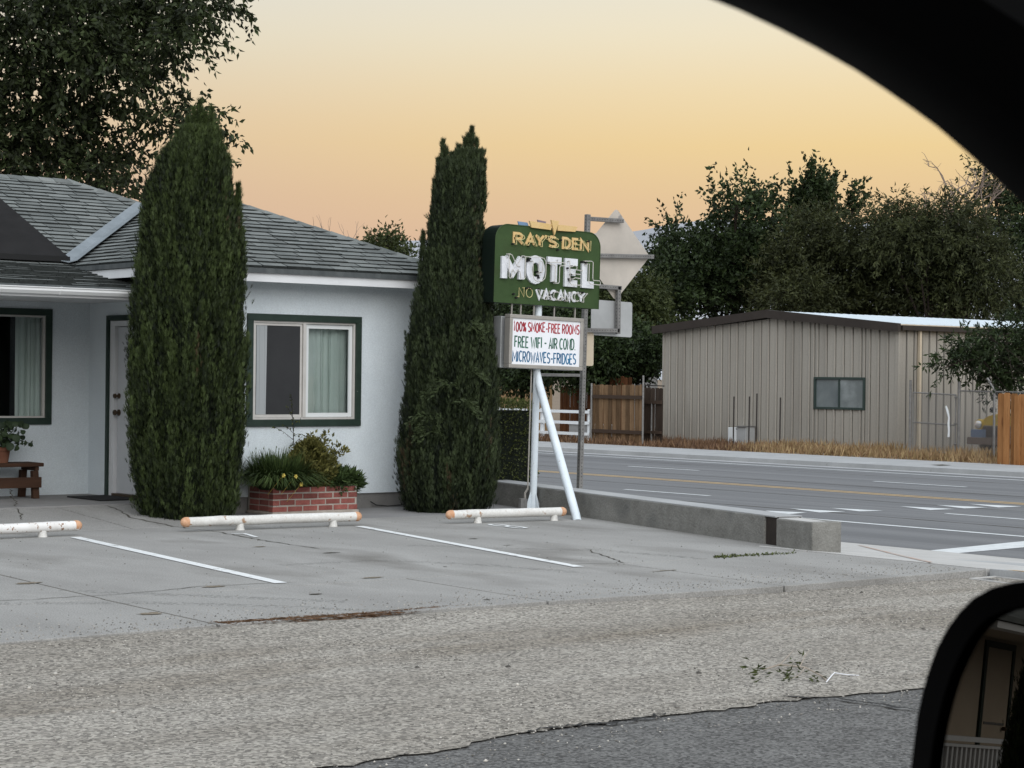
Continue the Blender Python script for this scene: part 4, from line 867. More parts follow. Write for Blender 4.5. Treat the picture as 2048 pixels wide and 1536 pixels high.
# ---- brick planter and what grows in it
def build_planter():
    pl = thing('brick_planter', 'low red brick planter under the front window, full of plants', 'planter', (12.0, 18.4, 0))
    x0, x1, y0, y1 = 11.47, 12.56, 18.13, 18.64; hc = .0665; bw = .195; t = .09; zb = .03; rows = 4
    MB().box((x0 + .006, y0 + .006, 0), (x1 - .006, y0 + t - .006, zb + rows * hc - .006)).box((x0 + .006, y0 + t - .005, 0), (x0 + t - .006, y1, zb + rows * hc - .006)).box((x1 - t + .006, y0 + t - .005, 0), (x1 - .012, y1, zb + rows * hc - .006)).build('mortar', M['mortar'], pl)
    MB().box((x0 - .012, y0 - .014, 0), (x1 + .014, y1, zb)).build('footing', M['mortar'], pl, bevel=.006)
    rng = np.random.default_rng(4)
    def brick(a, b):
        mb = MB(); mb.tint = rng.uniform(); j = rng.uniform(-.003, .003, 3); mb.box(np.array(a) + j, np.array(b) + j); mb.build('brick', M['brick'], pl, bevel=.004)
    for r in range(rows):
        z0 = zb + r * hc + .007; z1 = zb + (r + 1) * hc - .007; x = x0 + (0 if r % 2 == 0 else -bw / 2)
        while x < x1 - .02:
            a, b = max(x, x0), min(x + bw - .015, x1)
            if b - a > .03: brick((a, y0, z0), (b, y0 + t - .008, z1))
            x += bw
        for X in (x0, x1 - t + .008):
            y = y0 + t + (0.004 if r % 2 else -bw / 2 + t + .01)
            while y < y1 - .02:
                a, b = max(y, y0 + t + .002), min(y + bw - .012, y1)
                if b - a > .03: brick((X, a, z0), (X + t - .008, b, z1))
                y += bw
    MB().box((x0 + t, y0 + t, .02), (x1 - t, y1, zb + rows * hc - .03)).build('soil', M['soil'], pl)
    zt = zb + rows * hc - .03
    # strap-leaved clump with yellow flowers, spilling over the left end
    def blades(root, C_, n, R0, hh, wl, rng, m, spread=1.0):
        V, T, ti = [], [], []
        for i in range(n):
            a = rng.uniform(0, 6.28); r = rng.uniform(0, 1) ** .6; c = np.array(C_) + (R0[0] * r * math.cos(a), R0[1] * r * math.sin(a), 0)
            ln = rng.uniform(.6, 1.1) * hh; lean = rng.uniform(.25, 1.15) * spread; dr = np.array((math.cos(a) + rng.normal(0, .5), math.sin(a) + rng.normal(0, .5), 0)); dr /= np.linalg.norm(dr); sd = np.array((-dr[1], dr[0], 0)) * wl * rng.uniform(.6, 1.2)
            p = [c + dr * (ln * lean * s) + np.array((0, 0, ln * (1.35 * s - .95 * lean * s * s))) for s in (0, .35, .7, 1.0)]
            b = len(V); V += [p[0] - sd * .6, p[0] + sd * .6, p[1] - sd, p[1] + sd, p[2] - sd * .8, p[2] + sd * .8, p[3] - sd * .1, p[3] + sd * .1]
            T += [(b, b + 1, b + 3, b + 2), (b + 2, b + 3, b + 5, b + 4), (b + 4, b + 5, b + 7, b + 6)]; q = rng.uniform(0, 1); ti += [q * .5, q * .8, min(1, q + .15)]
        return npmesh('foliage', V, T, m, root, tint=ti, kind='stuff')
    r1 = np.random.default_rng(31)
    g = thing('flowering_clump', 'grassy clump with a few yellow flowers spilling over the planter', 'plant', (11.72, 18.32, zt))
    blades(g, (11.64, 18.30, zt), 3000, (.20, .22), .40, .0068, r1, M['blades'], 1.15)
    for px, py in ((566.5, 951), (591, 953), (602, 969)):
        p = PY(px, py, 17.86); fl = MB()
        for k in range(6):
            a = k / 6 * 6.28; fl.prism([p, p + (.018 * math.cos(a - .4), -.004, .018 * math.sin(a - .4)), p + (.024 * math.cos(a), -.008, .024 * math.sin(a)), p + (.018 * math.cos(a + .4), -.004, .018 * math.sin(a + .4))], (0, -.002, 0))
        fl.tube([p, p + (0, .06, -.04), p + (.0, .3, -.22)], .002, 5); fl.build('flower', M['flower'], g)
    for (px, py) in ((505, 905), (512, 897), (527, 897), (538, 899), (553, 894), (558, 898), (498, 915), (546, 905)):
        p = PY(px, py, 18.25); fl = MB(); fl.tube([(p[0] + .02, p[1], zt + .15), p - (0, 0, .01)], .0017, 4); fl.lathe(p - (0, 0, .012), [(.002, 0), (.006, .008), (.005, .018), (.001, .026)], 6); fl.build('seed_head', M['blades'], g)
    # rounded shrub in the middle
    def shrub(name, label, blobs, n, L_, W_, m, seed, base, upw=.6, extra=()):
        rg = np.random.default_rng(seed); rt_ = thing(name, label, 'shrub', base); P, d, k, rad = in_blobs(blobs, n, rg, .4)
        D = d + np.array((0, 0, upw)) + rg.normal(size=d.shape) * .5
        for (p0, p1, n_, sp) in extra:
            s = rg.uniform(0, 1, n_)[:, None]; q = np.array(p0) * (1 - s) + np.array(p1) * s + rg.normal(size=(n_, 3)) * sp * (1 - .6 * s); P = np.concatenate([P, q]); D = np.concatenate([D, np.array((0, 0, .8)) + rg.normal(size=(n_, 3)) * .6]); rad = np.concatenate([rad, np.ones(n_)])
        V, T, own = leaf_cloud(P, D, L_, W_, rg, .2, .1); ti = np.clip(rg.uniform(0, .75, len(P)) + .3 * (rad - .6), 0, 1)
        npmesh('foliage', V, T, M[m], rt_, tint=ti[own], kind='stuff')
        mb = MB()
        for j in range(9):
            a = rg.uniform(0, 6.28); b = blobs[j % len(blobs)]; e = np.array(b[0]) + rg.normal(size=3) * .05
            mb.tube([np.array(base) + (0.02 * math.cos(a), .02 * math.sin(a), 0), (np.array(base) + e) / 2 + (.02, 0, 0), e], [.008, .006, .003], 5)
        mb.build('stems', M['bark'], rt_); return rt_
    shrub('rounded_shrub', 'rounded olive green shrub in the middle of the planter', [((12.08, 18.36, .52), (.25, .20, .25)), ((12.24, 18.34, .44), (.17, .18, .20)), ((11.95, 18.36, .46), (.17, .18, .20)), ((12.10, 18.36, .70), (.13, .12, .10)), ((12.12, 18.24, .38), (.22, .12, .14))], 6500, (.04, .07), (.02, .034), 'shrub', 41, (12.05, 18.42, zt),
          extra=[((12.15, 18.40, .6), PY(655, 862, 18.4), 60, .03), ((12.15, 18.40, .6), PY(664, 875, 18.4), 50, .03), ((12.0, 18.42, .6), PY(625, 868, 18.42), 60, .03), ((12.26, 18.4, .5), PY(693, 900, 18.4), 70, .035), ((12.2, 18.4, .5), PY(680, 888, 18.4), 50, .035)])
    shrub('leafy_plant', 'low dark leafy plant at the end of the planter nearest the second cypress', [((12.42, 18.33, .35), (.22, .20, .12)), ((12.55, 18.28, .33), (.14, .16, .11)), ((12.32, 18.24, .32), (.13, .15, .10))], 2400, (.06, .11), (.018, .03), 'peony', 42, (12.42, 18.38, zt), .35)
    # thin sapling in front of the window
    sp = thing('thin_sapling', 'thin bare sapling with a few dark leaves in front of the window', 'plant', (11.95, 18.5, zt)); mb = MB()
    top = PY(583, 790, 18.5); b0 = PY(588, 905, 18.5); mb.tube([(b0[0], 18.48, zt), b0, PY(586, 850, 18.5), top], [.006, .005, .004, .002], 6)
    br = [((587, 880), (548, 853)), ((587, 872), (604, 868)), ((586, 850), (602, 838)), ((586, 838), (575, 815)), ((585, 865), (566, 848)), ((587, 890), (608, 870)), ((586, 885), (578, 893))]
    lv = []; 
    for p, q in br: a, b = PY(*p, 18.5), PY(*q, 18.49); mb.tube([a, (a + b) / 2 + (0, 0, .012), b], [.003, .002, .0012], 5); lv += [a + (b - a) * t for t in (.3, .5, .65, .8, .9, 1.0)]
    lv += [b0 + (top - b0) * t for t in np.linspace(.2, 1, 26)]; mb.build('stem', M['bark'], sp)
    lv = np.array(lv); rg = np.random.default_rng(5); V, T, own = leaf_cloud(lv, rg.normal(size=lv.shape), (.025, .045), (.014, .022), rg); npmesh('leaves', V, T, M['hedge'], sp, tint=rg.uniform(0, .5, len(lv))[own])
    # cable on the foundation
    c = thing('cable', 'thin black cable sagging along the grey foundation beside the planter', 'cable', (12.9, 18.62, 0)); MB().tube([PY(741, 1003, 18.64), PY(752, 1010, 18.62), PY(775, 1012, 18.62), PY(800, 1010, 18.63), PY(830, 1005, 18.64)], .006, 6).build('cable_run', M['truckdark'], c, smooth=True)
build_planter()

# ---- hedge by the wall
def build_hedge():
    h = thing('clipped_hedge', 'clipped upright hedge bush behind the motel sign pole', 'hedge', (15.25, 18.95, 0)); rg = np.random.default_rng(51)
    n = 6500; sx, sy, hz = .36, .30, 1.22; u = rg.uniform(-1, 1, (n, 3)); f = rg.integers(0, 3, n); sgn = np.sign(rg.normal(size=n)); u[np.arange(n), f] = sgn; u *= (.86 + .14 * rg.uniform(size=(n, 1)))
    u[:, :2] *= np.where((np.abs(u[:, 0]) > .8) & (np.abs(u[:, 1]) > .8), .9, 1)[:, None]
    P = np.stack([15.25 + sx * u[:, 0] + .03 * np.sin(9 * u[:, 2]), 18.95 + sy * u[:, 1], .10 + (hz - .1) * (u[:, 2] + 1) / 2 + .03 * np.sin(7 * u[:, 0])], 1)
    D = u * np.array((1, 1, 1.)) + rg.normal(size=(n, 3)) * .7 + (0, 0, .3); V, T, own = leaf_cloud(P, D, (.025, .045), (.014, .024), rg, .2)
    npmesh('foliage', V, T, M['hedge'], h, tint=np.clip(rg.uniform(0, .7, n) + .3 * (u[:, 2] > .8), 0, 1)[own], kind='stuff')
    MB().box((15.25 - sx * .8, 18.95 - sy * .8, .1), (15.25 + sx * .8, 18.95 + sy * .8, hz - .12)).build('inner_branches', M['cypcore'], h)  # solid dark filler box, added so that nothing shows through the leaves
    mb = MB()
    for k in range(5): mb.tube([(15.05 + .1 * k, 18.9, -.02), (15.05 + .1 * k + .03, 18.95, .35)], .012, 6)
    mb.build('stems', M['bark'], h)
build_hedge()

# ------------------------------------------------------------------ stroke lettering
def arc(cx, cy, rx, ry, a0, a1, n=9): return [(cx + rx * math.cos(math.radians(a0 + (a1 - a0) * i / (n - 1))), cy + ry * math.sin(math.radians(a0 + (a1 - a0) * i / (n - 1)))) for i in range(n)]
GL = {
 'A': [[(0, 0), (.5, 1), (1, 0)], [(.2, .34), (.8, .34)]], 'C': [arc(.55, .5, .55, .5, 50, 310, 13)], 'D': [[(0, 0), (0, 1), (.4, 1)] + arc(.4, .5, .6, .5, 80, -80, 9) + [(.4, 0), (0, 0)]],
 'E': [[(1, 1), (0, 1), (0, 0), (1, 0)], [(0, .52), (.8, .52)]], 'F': [[(1, 1), (0, 1), (0, 0)], [(0, .52), (.8, .52)]], 'G': [arc(.55, .5, .55, .5, 50, 300, 12) + [(1, .12), (1, .46), (.6, .46)]],
 'I': [[(0, 0), (0, 1)]], 'K': [[(0, 0), (0, 1)], [(.95, 1), (.05, .42)], [(.3, .58), (1, 0)]], 'L': [[(0, 1), (0, 0), (1, 0)]], 'M': [[(0, 0), (0.03, 1), (.5, .28), (.97, 1), (1, 0)]],
 'N': [[(0, 0), (0, 1), (1, 0), (1, 1)]], 'O': [arc(.5, .5, .5, .5, 90, 450, 17)], 'R': [[(0, 0), (0, 1), (.5, 1)] + arc(.5, .74, .45, .26, 80, -80, 7) + [(.5, .48), (0, .48)], [(.45, .48), (1, 0)]],
 'S': [arc(.5, .75, .48, .25, 30, 230, 9) + arc(.5, .25, .5, .25, 60, -140, 9)], 'T': [[(0, 1), (1, 1)], [(.5, 1), (.5, 0)]], 'V': [[(0, 1), (.5, 0), (1, 1)]], 'W': [[(0, 1), (.25, 0), (.5, .75), (.75, 0), (1, 1)]],
 'Y': [[(0, 1), (.5, .45), (1, 1)], [(.5, .45), (.5, 0)]], '1': [[(0, .82), (0.3, 1), (0.3, 0)]], '0': [arc(.5, .5, .5, .5, 90, 450, 17)], '%': [arc(.2, .77, .2, .2, 90, 450, 9), arc(.8, .23, .2, .2, 90, 450, 9), [(.1, 0), (.9, 1)]],
 '-': [[(0, .42), (1, .42)]], '.': [[(0, 0), (.15, .06)]], "'": [[(.3, 1.1), (0, .78)]], 'U': [[(0, 1), (0, .3)] + arc(.5, .3, .5, .3, 180, 360, 7) + [(1, 1)]]}
WID = {'I': .12, '1': .35, '.': .15, "'": .18, '-': .6, 'M': 1.25, 'W': 1.4, '%': 1.05, 'O': .95, 'E': .8, 'F': .78, 'L': .75, 'S': .85, ' ': .55}
def layout(text, gap=.36):
    x = 0; out = []
    for ch in text:
        w = WID.get(ch, .9)
        if ch != ' ': out.append((ch, x, w))
        x += w + (gap if ch != ' ' else 0)
    return out, x - gap
def ribbon(mb, pts, w, to3, thick, lift=0.):
    """flat mitred stroke; to3(x, y, h) maps the sign plane to space, h = distance in front of it"""
    P = [np.array(p, float) for p in pts]; closed = np.linalg.norm(P[0] - P[-1]) < 1e-6 and len(P) > 3
    if closed: P = P[:-1]
    n = len(P); L_, R_ = [], []
    for i in range(n):
        if closed: a, b = P[i] - P[i - 1], P[(i + 1) % n] - P[i]
        else: a = P[i] - P[i - 1] if i else P[1] - P[0]; b = P[i + 1] - P[i] if i < n - 1 else P[i] - P[i - 1]
        a = a / np.linalg.norm(a); b = b / np.linalg.norm(b); n1 = np.array((-a[1], a[0])); n2 = np.array((-b[1], b[0])); m = n1 + n2; q = np.linalg.norm(m)
        m = m / q if q > .2 else n1; k = w / 2 / max(.5, m @ n1); L_.append(P[i] + m * k); R_.append(P[i] - m * k)
    vs = []
    for l, r in zip(L_, R_): vs += [to3(*l, lift + thick), to3(*r, lift + thick), to3(*l, lift), to3(*r, lift)]
    fs = []
    for i in range(n if closed else n - 1):
        a, b = 4 * i, 4 * ((i + 1) % n); fs += [(a, a + 1, b + 1, b), (a, b, b + 2, a + 2), (a + 1, a + 3, b + 3, b + 1)]
    if not closed: fs += [(0, 2, 3, 1), (4 * n - 4, 4 * n - 3, 4 * n - 1, 4 * n - 2)]
    mb.add(vs, fs)

def build_sign():
    bx, by = 14.40, 17.32; LEAN = .021
    sg = thing('motel_sign', 'green neon motel sign over a white reader board on a braced white pole', 'sign', (bx, by, 0))
    def lean(p): p = np.array(p, float); return np.array((p[0] + LEAN * p[2], p[1], p[2] - LEAN * (p[0] - bx)))
    # pole, base flange and gussets, brace
    r = .04
    MB().tube([lean((bx, by, 0.03)), lean((bx, by, 1.6)), lean((bx, by, 2.4))], r, 16).build('pole', M['pole'], sg, smooth=True)
    MB().box((bx - .16, by - .13, 0), (bx + .16, by + .13, .028)).build('base_plate', M['galv'], sg, bevel=.004)
    for dx, dy in ((-1, 0), (1, 0), (0, -1), (0, 1)):
        n = np.array((dx, dy, 0.)); t_ = np.array((dy, dx, 0.)) * .004; c = np.array((bx, by, .028))
        MB().prism([c + n * .035 - t_, c + n * .115 - t_, c + n * .10 + (0, 0, .02) - t_, c + n * .037 + (0, 0, .19) - t_], t_ * 2).build('gusset', M['pole'], sg)
    MB().tube([(13.90, 15.98, -.02), (13.93, 16.04, .05), lean((bx, by - .045, 1.43)), lean((bx, by - .02, 1.56))], [.046, .046, .046, .03], 16).build('brace', M['pole'], sg, smooth=True)
    MB().tube([lean((bx - .068, by + .02, .25)), lean((bx - .062, by + .02, 1.6))], .009, 8).tube([lean((bx - .068, by + .02, .25)), (bx - .085, by + .04, .2), (bx - .085, by + .04, .14)], .013, 8).build('conduit', M['boardframe'], sg)
    MB().box((bx - .19, by - .02, .0), (bx - .14, by + .03, .145)).box((bx - .135, by - .015, .0), (bx - .095, by + .025, .14)).build('junction_box', M['galv'], sg, bevel=.004)
    # green cabinet
    X0, X1, zb, zt = 13.69, 15.23, 2.318, 3.185; yf, yb = 17.24, 17.47
    def P3(u, v, h=0.0): return lean((X0 + u * (X1 - X0), yf - h, zb + v * (zt - zb)))       # v from the bottom
    W_, Hh = X1 - X0, zt - zb; rr = .17
    def outline(ins=0.0):
        a = [(ins, ins), (W_ - ins, ins)]
        for k in range(9): q = math.radians(k * 11.25); a.append((W_ - rr + (rr - ins) * math.cos(q), Hh - rr + (rr - ins) * math.sin(q)))
        for k in range(9): q = math.radians(90 + k * 11.25); a.append((rr + (rr - ins) * math.cos(q), Hh - rr + (rr - ins) * math.sin(q)))
        return a
    ol = outline(); n = len(ol)
    mb = MB(); vs = [lean((X0 + x, yf, zb + z)) for x, z in ol] + [lean((X0 + x, yb, zb + z)) for x, z in ol]
    mb.m = 1; mb.add(vs, [(i, (i + 1) % n, n + (i + 1) % n, n + i) for i in range(n)]); mb.m = 0
    mb.f.append(list(range(n))); mb.t.append(.5); mb.mi.append(0); mb.f.append(list(range(2 * n - 1, n - 1, -1))); mb.t.append(.5); mb.mi.append(0)
    cab = mb.build('cabinet', [M['signgreen'], M['signside']], sg)
    MB().tube([lean((X0 + x, yf - .002, zb + z)) for x, z in ol + ol[:1]], .006, 5, cap=False).build('face_edge', M['signgreen'], sg)
    # crown ornament
    def pl(pts, m, name, th=.02, dy=.0):
        MB().prism([lean((X0 + u * W_, yf - .012 + dy, zt + z)) for u, z in pts], (0, -th, 0)).build(name, M[m], sg)
    pl([(.315, -.012), (.50, -.018), (.503, .047), (.295, .060)], 'gold', 'crown_bar'); pl([(.565, -.018), (.735, -.012), (.755, .048), (.562, .050)], 'gold', 'crown_bar')
    pl([(.528, -.075), (.567, .088), (.493, .092)], 'gold', 'crown_wedge', .022, -.012); pl([(.218, -.01), (.313, -.012), (.295, .042), (.205, .046)], 'blue', 'crown_bar', .012, .03); pl([(.40, .04), (.465, .035), (.472, .074), (.388, .086)], 'purple', 'crown_bar', .012, .03)
    # lettering on the face, measured as fractions of the face
    big = {**GL, 'M': [[(0, 0), (0, 1)], [(1, 0), (1, 1)], [(.02, .97), (.5, .30), (.98, .97)]]}
    def word(chars, z0, z1, w, m, name, tube, tubem, thick=.012, off=(.014, -.012), tr=.0042):
        for ch, u0, u1 in chars:
            x0, x1 = u0 * W_, u1 * W_; to = lambda x, y, h: lean((X0 + x, yf - .001 - h, zb + y))
            mb = MB(); 
            for k, s in enumerate((big if w > .05 else GL)[ch]):
                ribbon(mb, [(x0 + w / 2 + px * (x1 - x0 - w), (z0 + (z1 - z0) * py) * Hh + (w / 2 - w * py)) for px, py in s], w, to, thick + .0012 * k)
            if w > .01: mb.build(name, M[m], sg)
            if tube:
                tb = MB()
                for s in GL[ch]:
                    q = [(x0 + w / 2 + px * (x1 - x0 - w) + off[0], (z0 + (z1 - z0) * py) * Hh + (w / 2 - w * py) + off[1]) for px, py in s]
                    tb.tube([to(x, y, thick + .028) for x, y in q], tr, 6)
                    for x, y in (q[0], q[-1]): tb.tube([to(x, y, .0), to(x, y, thick + .03)], .006, 6)
                tb.build('neon_tube', M[tubem], sg)
    v = lambda t: 1 - t
    word([('R', .155, .252), ('A', .268, .365), ('Y', .360, .452), ("'", .452, .478), ('S', .482, .572)], v(.25), v(.088), .030, 'gold', 'letter', True, 'tubey')
    word([('D', .620, .705), ('E', .715, .785), ('N', .795, .885)], v(.252), v(.09), .030, 'gold', 'letter', True, 'tubey')
    word([('M', .05, .258), ('O', .278, .452), ('T', .452, .635), ('E', .645, .792), ('L', .812, .955)], v(.738), v(.368), .078, 'signwhite', 'big_letter', False, None, .030)
    # neon on the big letters: double outlines drawn as loops
    def loop(pts):
        tb = MB(); q = [P3(u, v(t), .075) for u, t in pts]; tb.tube(q, .0050, 6)
        for p in (q[0], q[-1]): tb.tube([p + (0, .045, 0), p], .007, 6)
        tb.build('neon_tube', M['tubew'], sg)
    loop([(.09, .385), (.095, .67), (.10, .69), (.112, .69), (.118, .66), (.118, .60), (.128, .575), (.15, .63), (.17, .575), (.195, .60), (.205, .69), (.235, .69), (.243, .67), (.243, .40), (.232, .395), (.21, .395), (.19, .46), (.165, .53), (.14, .46), (.12, .40), (.10, .385)])
    loop([(.315, .45), (.315, .62), (.33, .685), (.355, .705), (.40, .70), (.43, .66), (.437, .60), (.437, .45), (.42, .405), (.38, .39), (.34, .395), (.25, .40)])
    loop([(.375, .60), (.37, .56), (.37, .47), (.38, .445), (.40, .445), (.408, .47), (.408, .56), (.40, .585)])
    loop([(.47, .445), (.615, .435), (.622, .45), (.618, .475), (.575, .48), (.568, .50), (.568, .69), (.56, .71), (.54, .71)]); loop([(.47, .445), (.475, .475), (.52, .478), (.527, .50), (.527, .69)])
    loop([(.665, .41), (.672, .69), (.685, .715), (.78, .712)]); loop([(.69, .475), (.715, .46), (.735, .475), (.735, .50), (.715, .515), (.79, .52)]); loop([(.70, .58), (.72, .57), (.77, .572)]); loop([(.70, .64), (.72, .62), (.77, .625)])
    loop([(.835, .43), (.855, .42), (.855, .66), (.87, .685), (.965, .69), (.972, .66), (.962, .635), (.90, .635), (.893, .61), (.893, .40), (.88, .385), (.82, .39)])
    tb = MB()
    for u, t in ((.66, .50), (.69, .58), (.675, .64), (.685, .66), (.81, .40), (.83, .395), (.84, .41), (.375, .58), (.38, .63), (.385, .655), (.23, .40), (.30, .42), (.29, .445), (.70, .47), (.71, .63)): p = P3(u, v(t), .03); tb.tube([p + (0, .03, 0), p - (0, .03, 0)], .011, 6)
    tb.build('tube_holder', M['tubed'], sg)
    word([('N', .212, .262), ('O', .280, .342)], v(.918), v(.795), .004, 'tubey', 'neon_letter', True, 'tubey', .002, (0, 0), .004)
    word([('V', .378, .452), ('A', .450, .515), ('C', .518, .585), ('A', .588, .655), ('N', .655, .715), ('C', .720, .780), ('Y', .775, .862)], v(.935), v(.79), .026, 'signwhite', 'letter', True, 'tubew', .012, (.016, -.006))
    tb = MB()
    for u, t in ((.17, .885), (.195, .93), (.31, .79), (.29, .80), (.33, .80), (.15, .245), (.60, .14), (.575, .27), (.87, .12), (.4, .80), (.52, .86), (.66, .92), (.80, .80), (.83, .80), (.48, .12), (.68, .245), (.30, .25)): p = P3(u, v(t), .02); tb.tube([p + (0, .02, 0), p - (0, .02, 0)], .010, 6)
    tb.build('tube_holder', M['tubed'], sg)
    # reader board: two boxes back to back on the pole
    A0, A1, c0, c1 = 13.915, 15.00, 1.600, 2.195; ry = 17.22
    def LB(x, y, z): return lean((x, y, z))
    def lbox(mb, x0, x1, y0, y1, z0, z1): mb.hexa([LB(x0, y0, z0), LB(x1, y0, z0), LB(x1, y1, z0), LB(x0, y1, z0)], [LB(x0, y0, z1), LB(x1, y0, z1), LB(x1, y1, z1), LB(x0, y1, z1)]); return mb
    fw = .042; mb = MB(); lbox(mb, A0, A1, ry, ry + .10, c0, c0 + fw); lbox(mb, A0, A1, ry, ry + .10, c1 - fw, c1); lbox(mb, A0, A0 + fw, ry + .001, ry + .099, c0 + fw, c1 - fw); lbox(mb, A1 - fw, A1, ry + .001, ry + .099, c0 + fw, c1 - fw)
    mb.build('board_frame', M['boardframe'], sg, bevel=.006)
    lbox(MB(), A0 + fw - .002, A1 - fw + .002, ry + .018, ry + .06, c0 + fw - .002, c1 - fw + .002).build('board_panel', M['board'], sg)
    lbox(MB(), A0, A1, ry + .16, ry + .30, c0 + .0, c1 - .02).build('rear_box', M['signback2'], sg, bevel=.006)
    for x in (13.96, 14.09, 14.28, 14.58, 14.89): lbox(MB(), x, x + .014, ry + .04, ry + .054, c1 + .0005, zb + .02).build('hanger', M['boardframe'], sg)
    iw, ih = A1 - A0 - 2 * fw, c1 - c0 - 2 * fw
    for text, u0, u1, t0, t1, m in (('100% SMOKE-FREE ROOMS', .03, .985, .07, .285, 'tred'), ('FREE WIFI - AIR COND.', .045, .935, .385, .635, 'tgreen'), ('MICROWAVES-FRIDGES', .02, .945, .715, .955, 'tblue')):
        lay, tot = layout(text); k = (u1 - u0) * iw / tot; mb = MB(); q = 0; rg = np.random.default_rng(len(text))
        for ch, x, w in lay:
            j = rg.normal(0, .006, 2)
            for s in GL[ch]:
                q += 1; ribbon(mb, [(u0 * iw + (x + px * w) * k, ih * (1 - t1 + (t1 - t0) * (.04 + .92 * py) + j[0])) for px, py in s], .0150, lambda a, b, h: LB(A0 + fw + a, ry + .0175 - h, c0 + fw + b), .001 + .0003 * (q % 3))
        mb.build('lettering', M[m], sg)
build_sign()

# ---- back of the road signs on perforated posts
def build_road_sign():
    b = np.array((15.77, 18.10)); t = thing('road_sign', 'backs of a diamond road sign and two plates on perforated steel posts', 'road sign', (*b, -.15)); LE = .024
    def lp(x, z, dy=0.0): return np.array((x + LE * (z - .09), b[1] + dy, z - LE * (x - b[0])))
    def ln(x, z, dy=0.0): return np.array((x, b[1] + dy, z - LE * (x - b[0])))
    def bar(p, q, name, w=.05, holes=True, face=-1):
        o = MB().beam(p, q, w, w, (0, 1, 0)).build(name, M['galv'], t, bevel=.003)
        if holes:
            mb = MB(); d = q - p; L_ = np.linalg.norm(d); d = d / L_; n = int(L_ / .0254 / 1.6); s1 = np.cross(d, (0, 1, 0)); s1 /= np.linalg.norm(s1)
            for k in range(n):
                c = p + d * (k + .5) * L_ / n
                for nn, ss in ((np.array((0, -1., 0)), s1), (np.array((-1., 0, 0)) if abs(d[2]) > .5 else np.array((0, 0, 1.)) , np.array((0, 1., 0)))):
                    cc = c + nn * (w / 2 + .001); mb.add([cc + ss * .006 * math.cos(a) + d * .006 * math.sin(a) for a in np.linspace(0, 6.283, 7)[:-1]], [(0, 1, 2, 3, 4, 5)])
            mb.build('bolt_hole', M['galvd'], o, kind='stuff')
        return o
    bar(lp(b[0], -.35), lp(b[0], 3.47), 'post', .055)
    bar(lp(b[0] + .03, 3.42), ln(16.42, 3.44), 'crossbar'); bar(lp(b[0] + .03, 2.98), ln(16.93, 3.04), 'crossbar'); bar(lp(b[0] + .03, 2.62), ln(16.40, 2.62), 'crossbar'); bar(lp(b[0] + .03, 2.08), ln(16.37, 2.10), 'crossbar')
    bar(ln(16.36, 2.06), ln(16.36, 2.64), 'post', .05)
    bar(ln(15.1, 1.52), ln(b[0] - .02, 1.535), 'crossbar', .035, False)
    c = ln(16.36, 3.03, .05); h = .565; e = .04
    cs = [c + h * np.array(q) for q in ((0, 0, 1.), (-1., 0, 0), (0, 0, -1.), (1., 0, 0))]; pts = []
    for i in range(4):
        p = cs[i]; a_, b_ = unit(cs[i - 1] - p), unit(cs[(i + 1) % 4] - p); pts += [p + a_ * e, p + (a_ + b_) * e * .33, p + b_ * e]
    MB().prism(pts, (0, .004, 0)).build('diamond_plate', M['signback'], t)
    def plate(x0, x1, z0, z1, m, dy=.05, r=.03):
        q = []
        for cx, cz, a0 in ((x1 - r, z1 - r, 0), (x0 + r, z1 - r, 90), (x0 + r, z0 + r, 180), (x1 - r, z0 + r, 270)):
            for k in range(5): a = math.radians(a0 + k * 22.5); q.append(ln(cx + r * math.cos(a), cz + r * math.sin(a), dy))
        MB().prism(q, (0, .004, 0)).build('plate', M[m], t)
    plate(15.97, 16.64, 2.03, 2.46, 'signback2'); plate(15.72, 16.0, 1.655, 2.06, 'tanplate', .032)
build_road_sign()

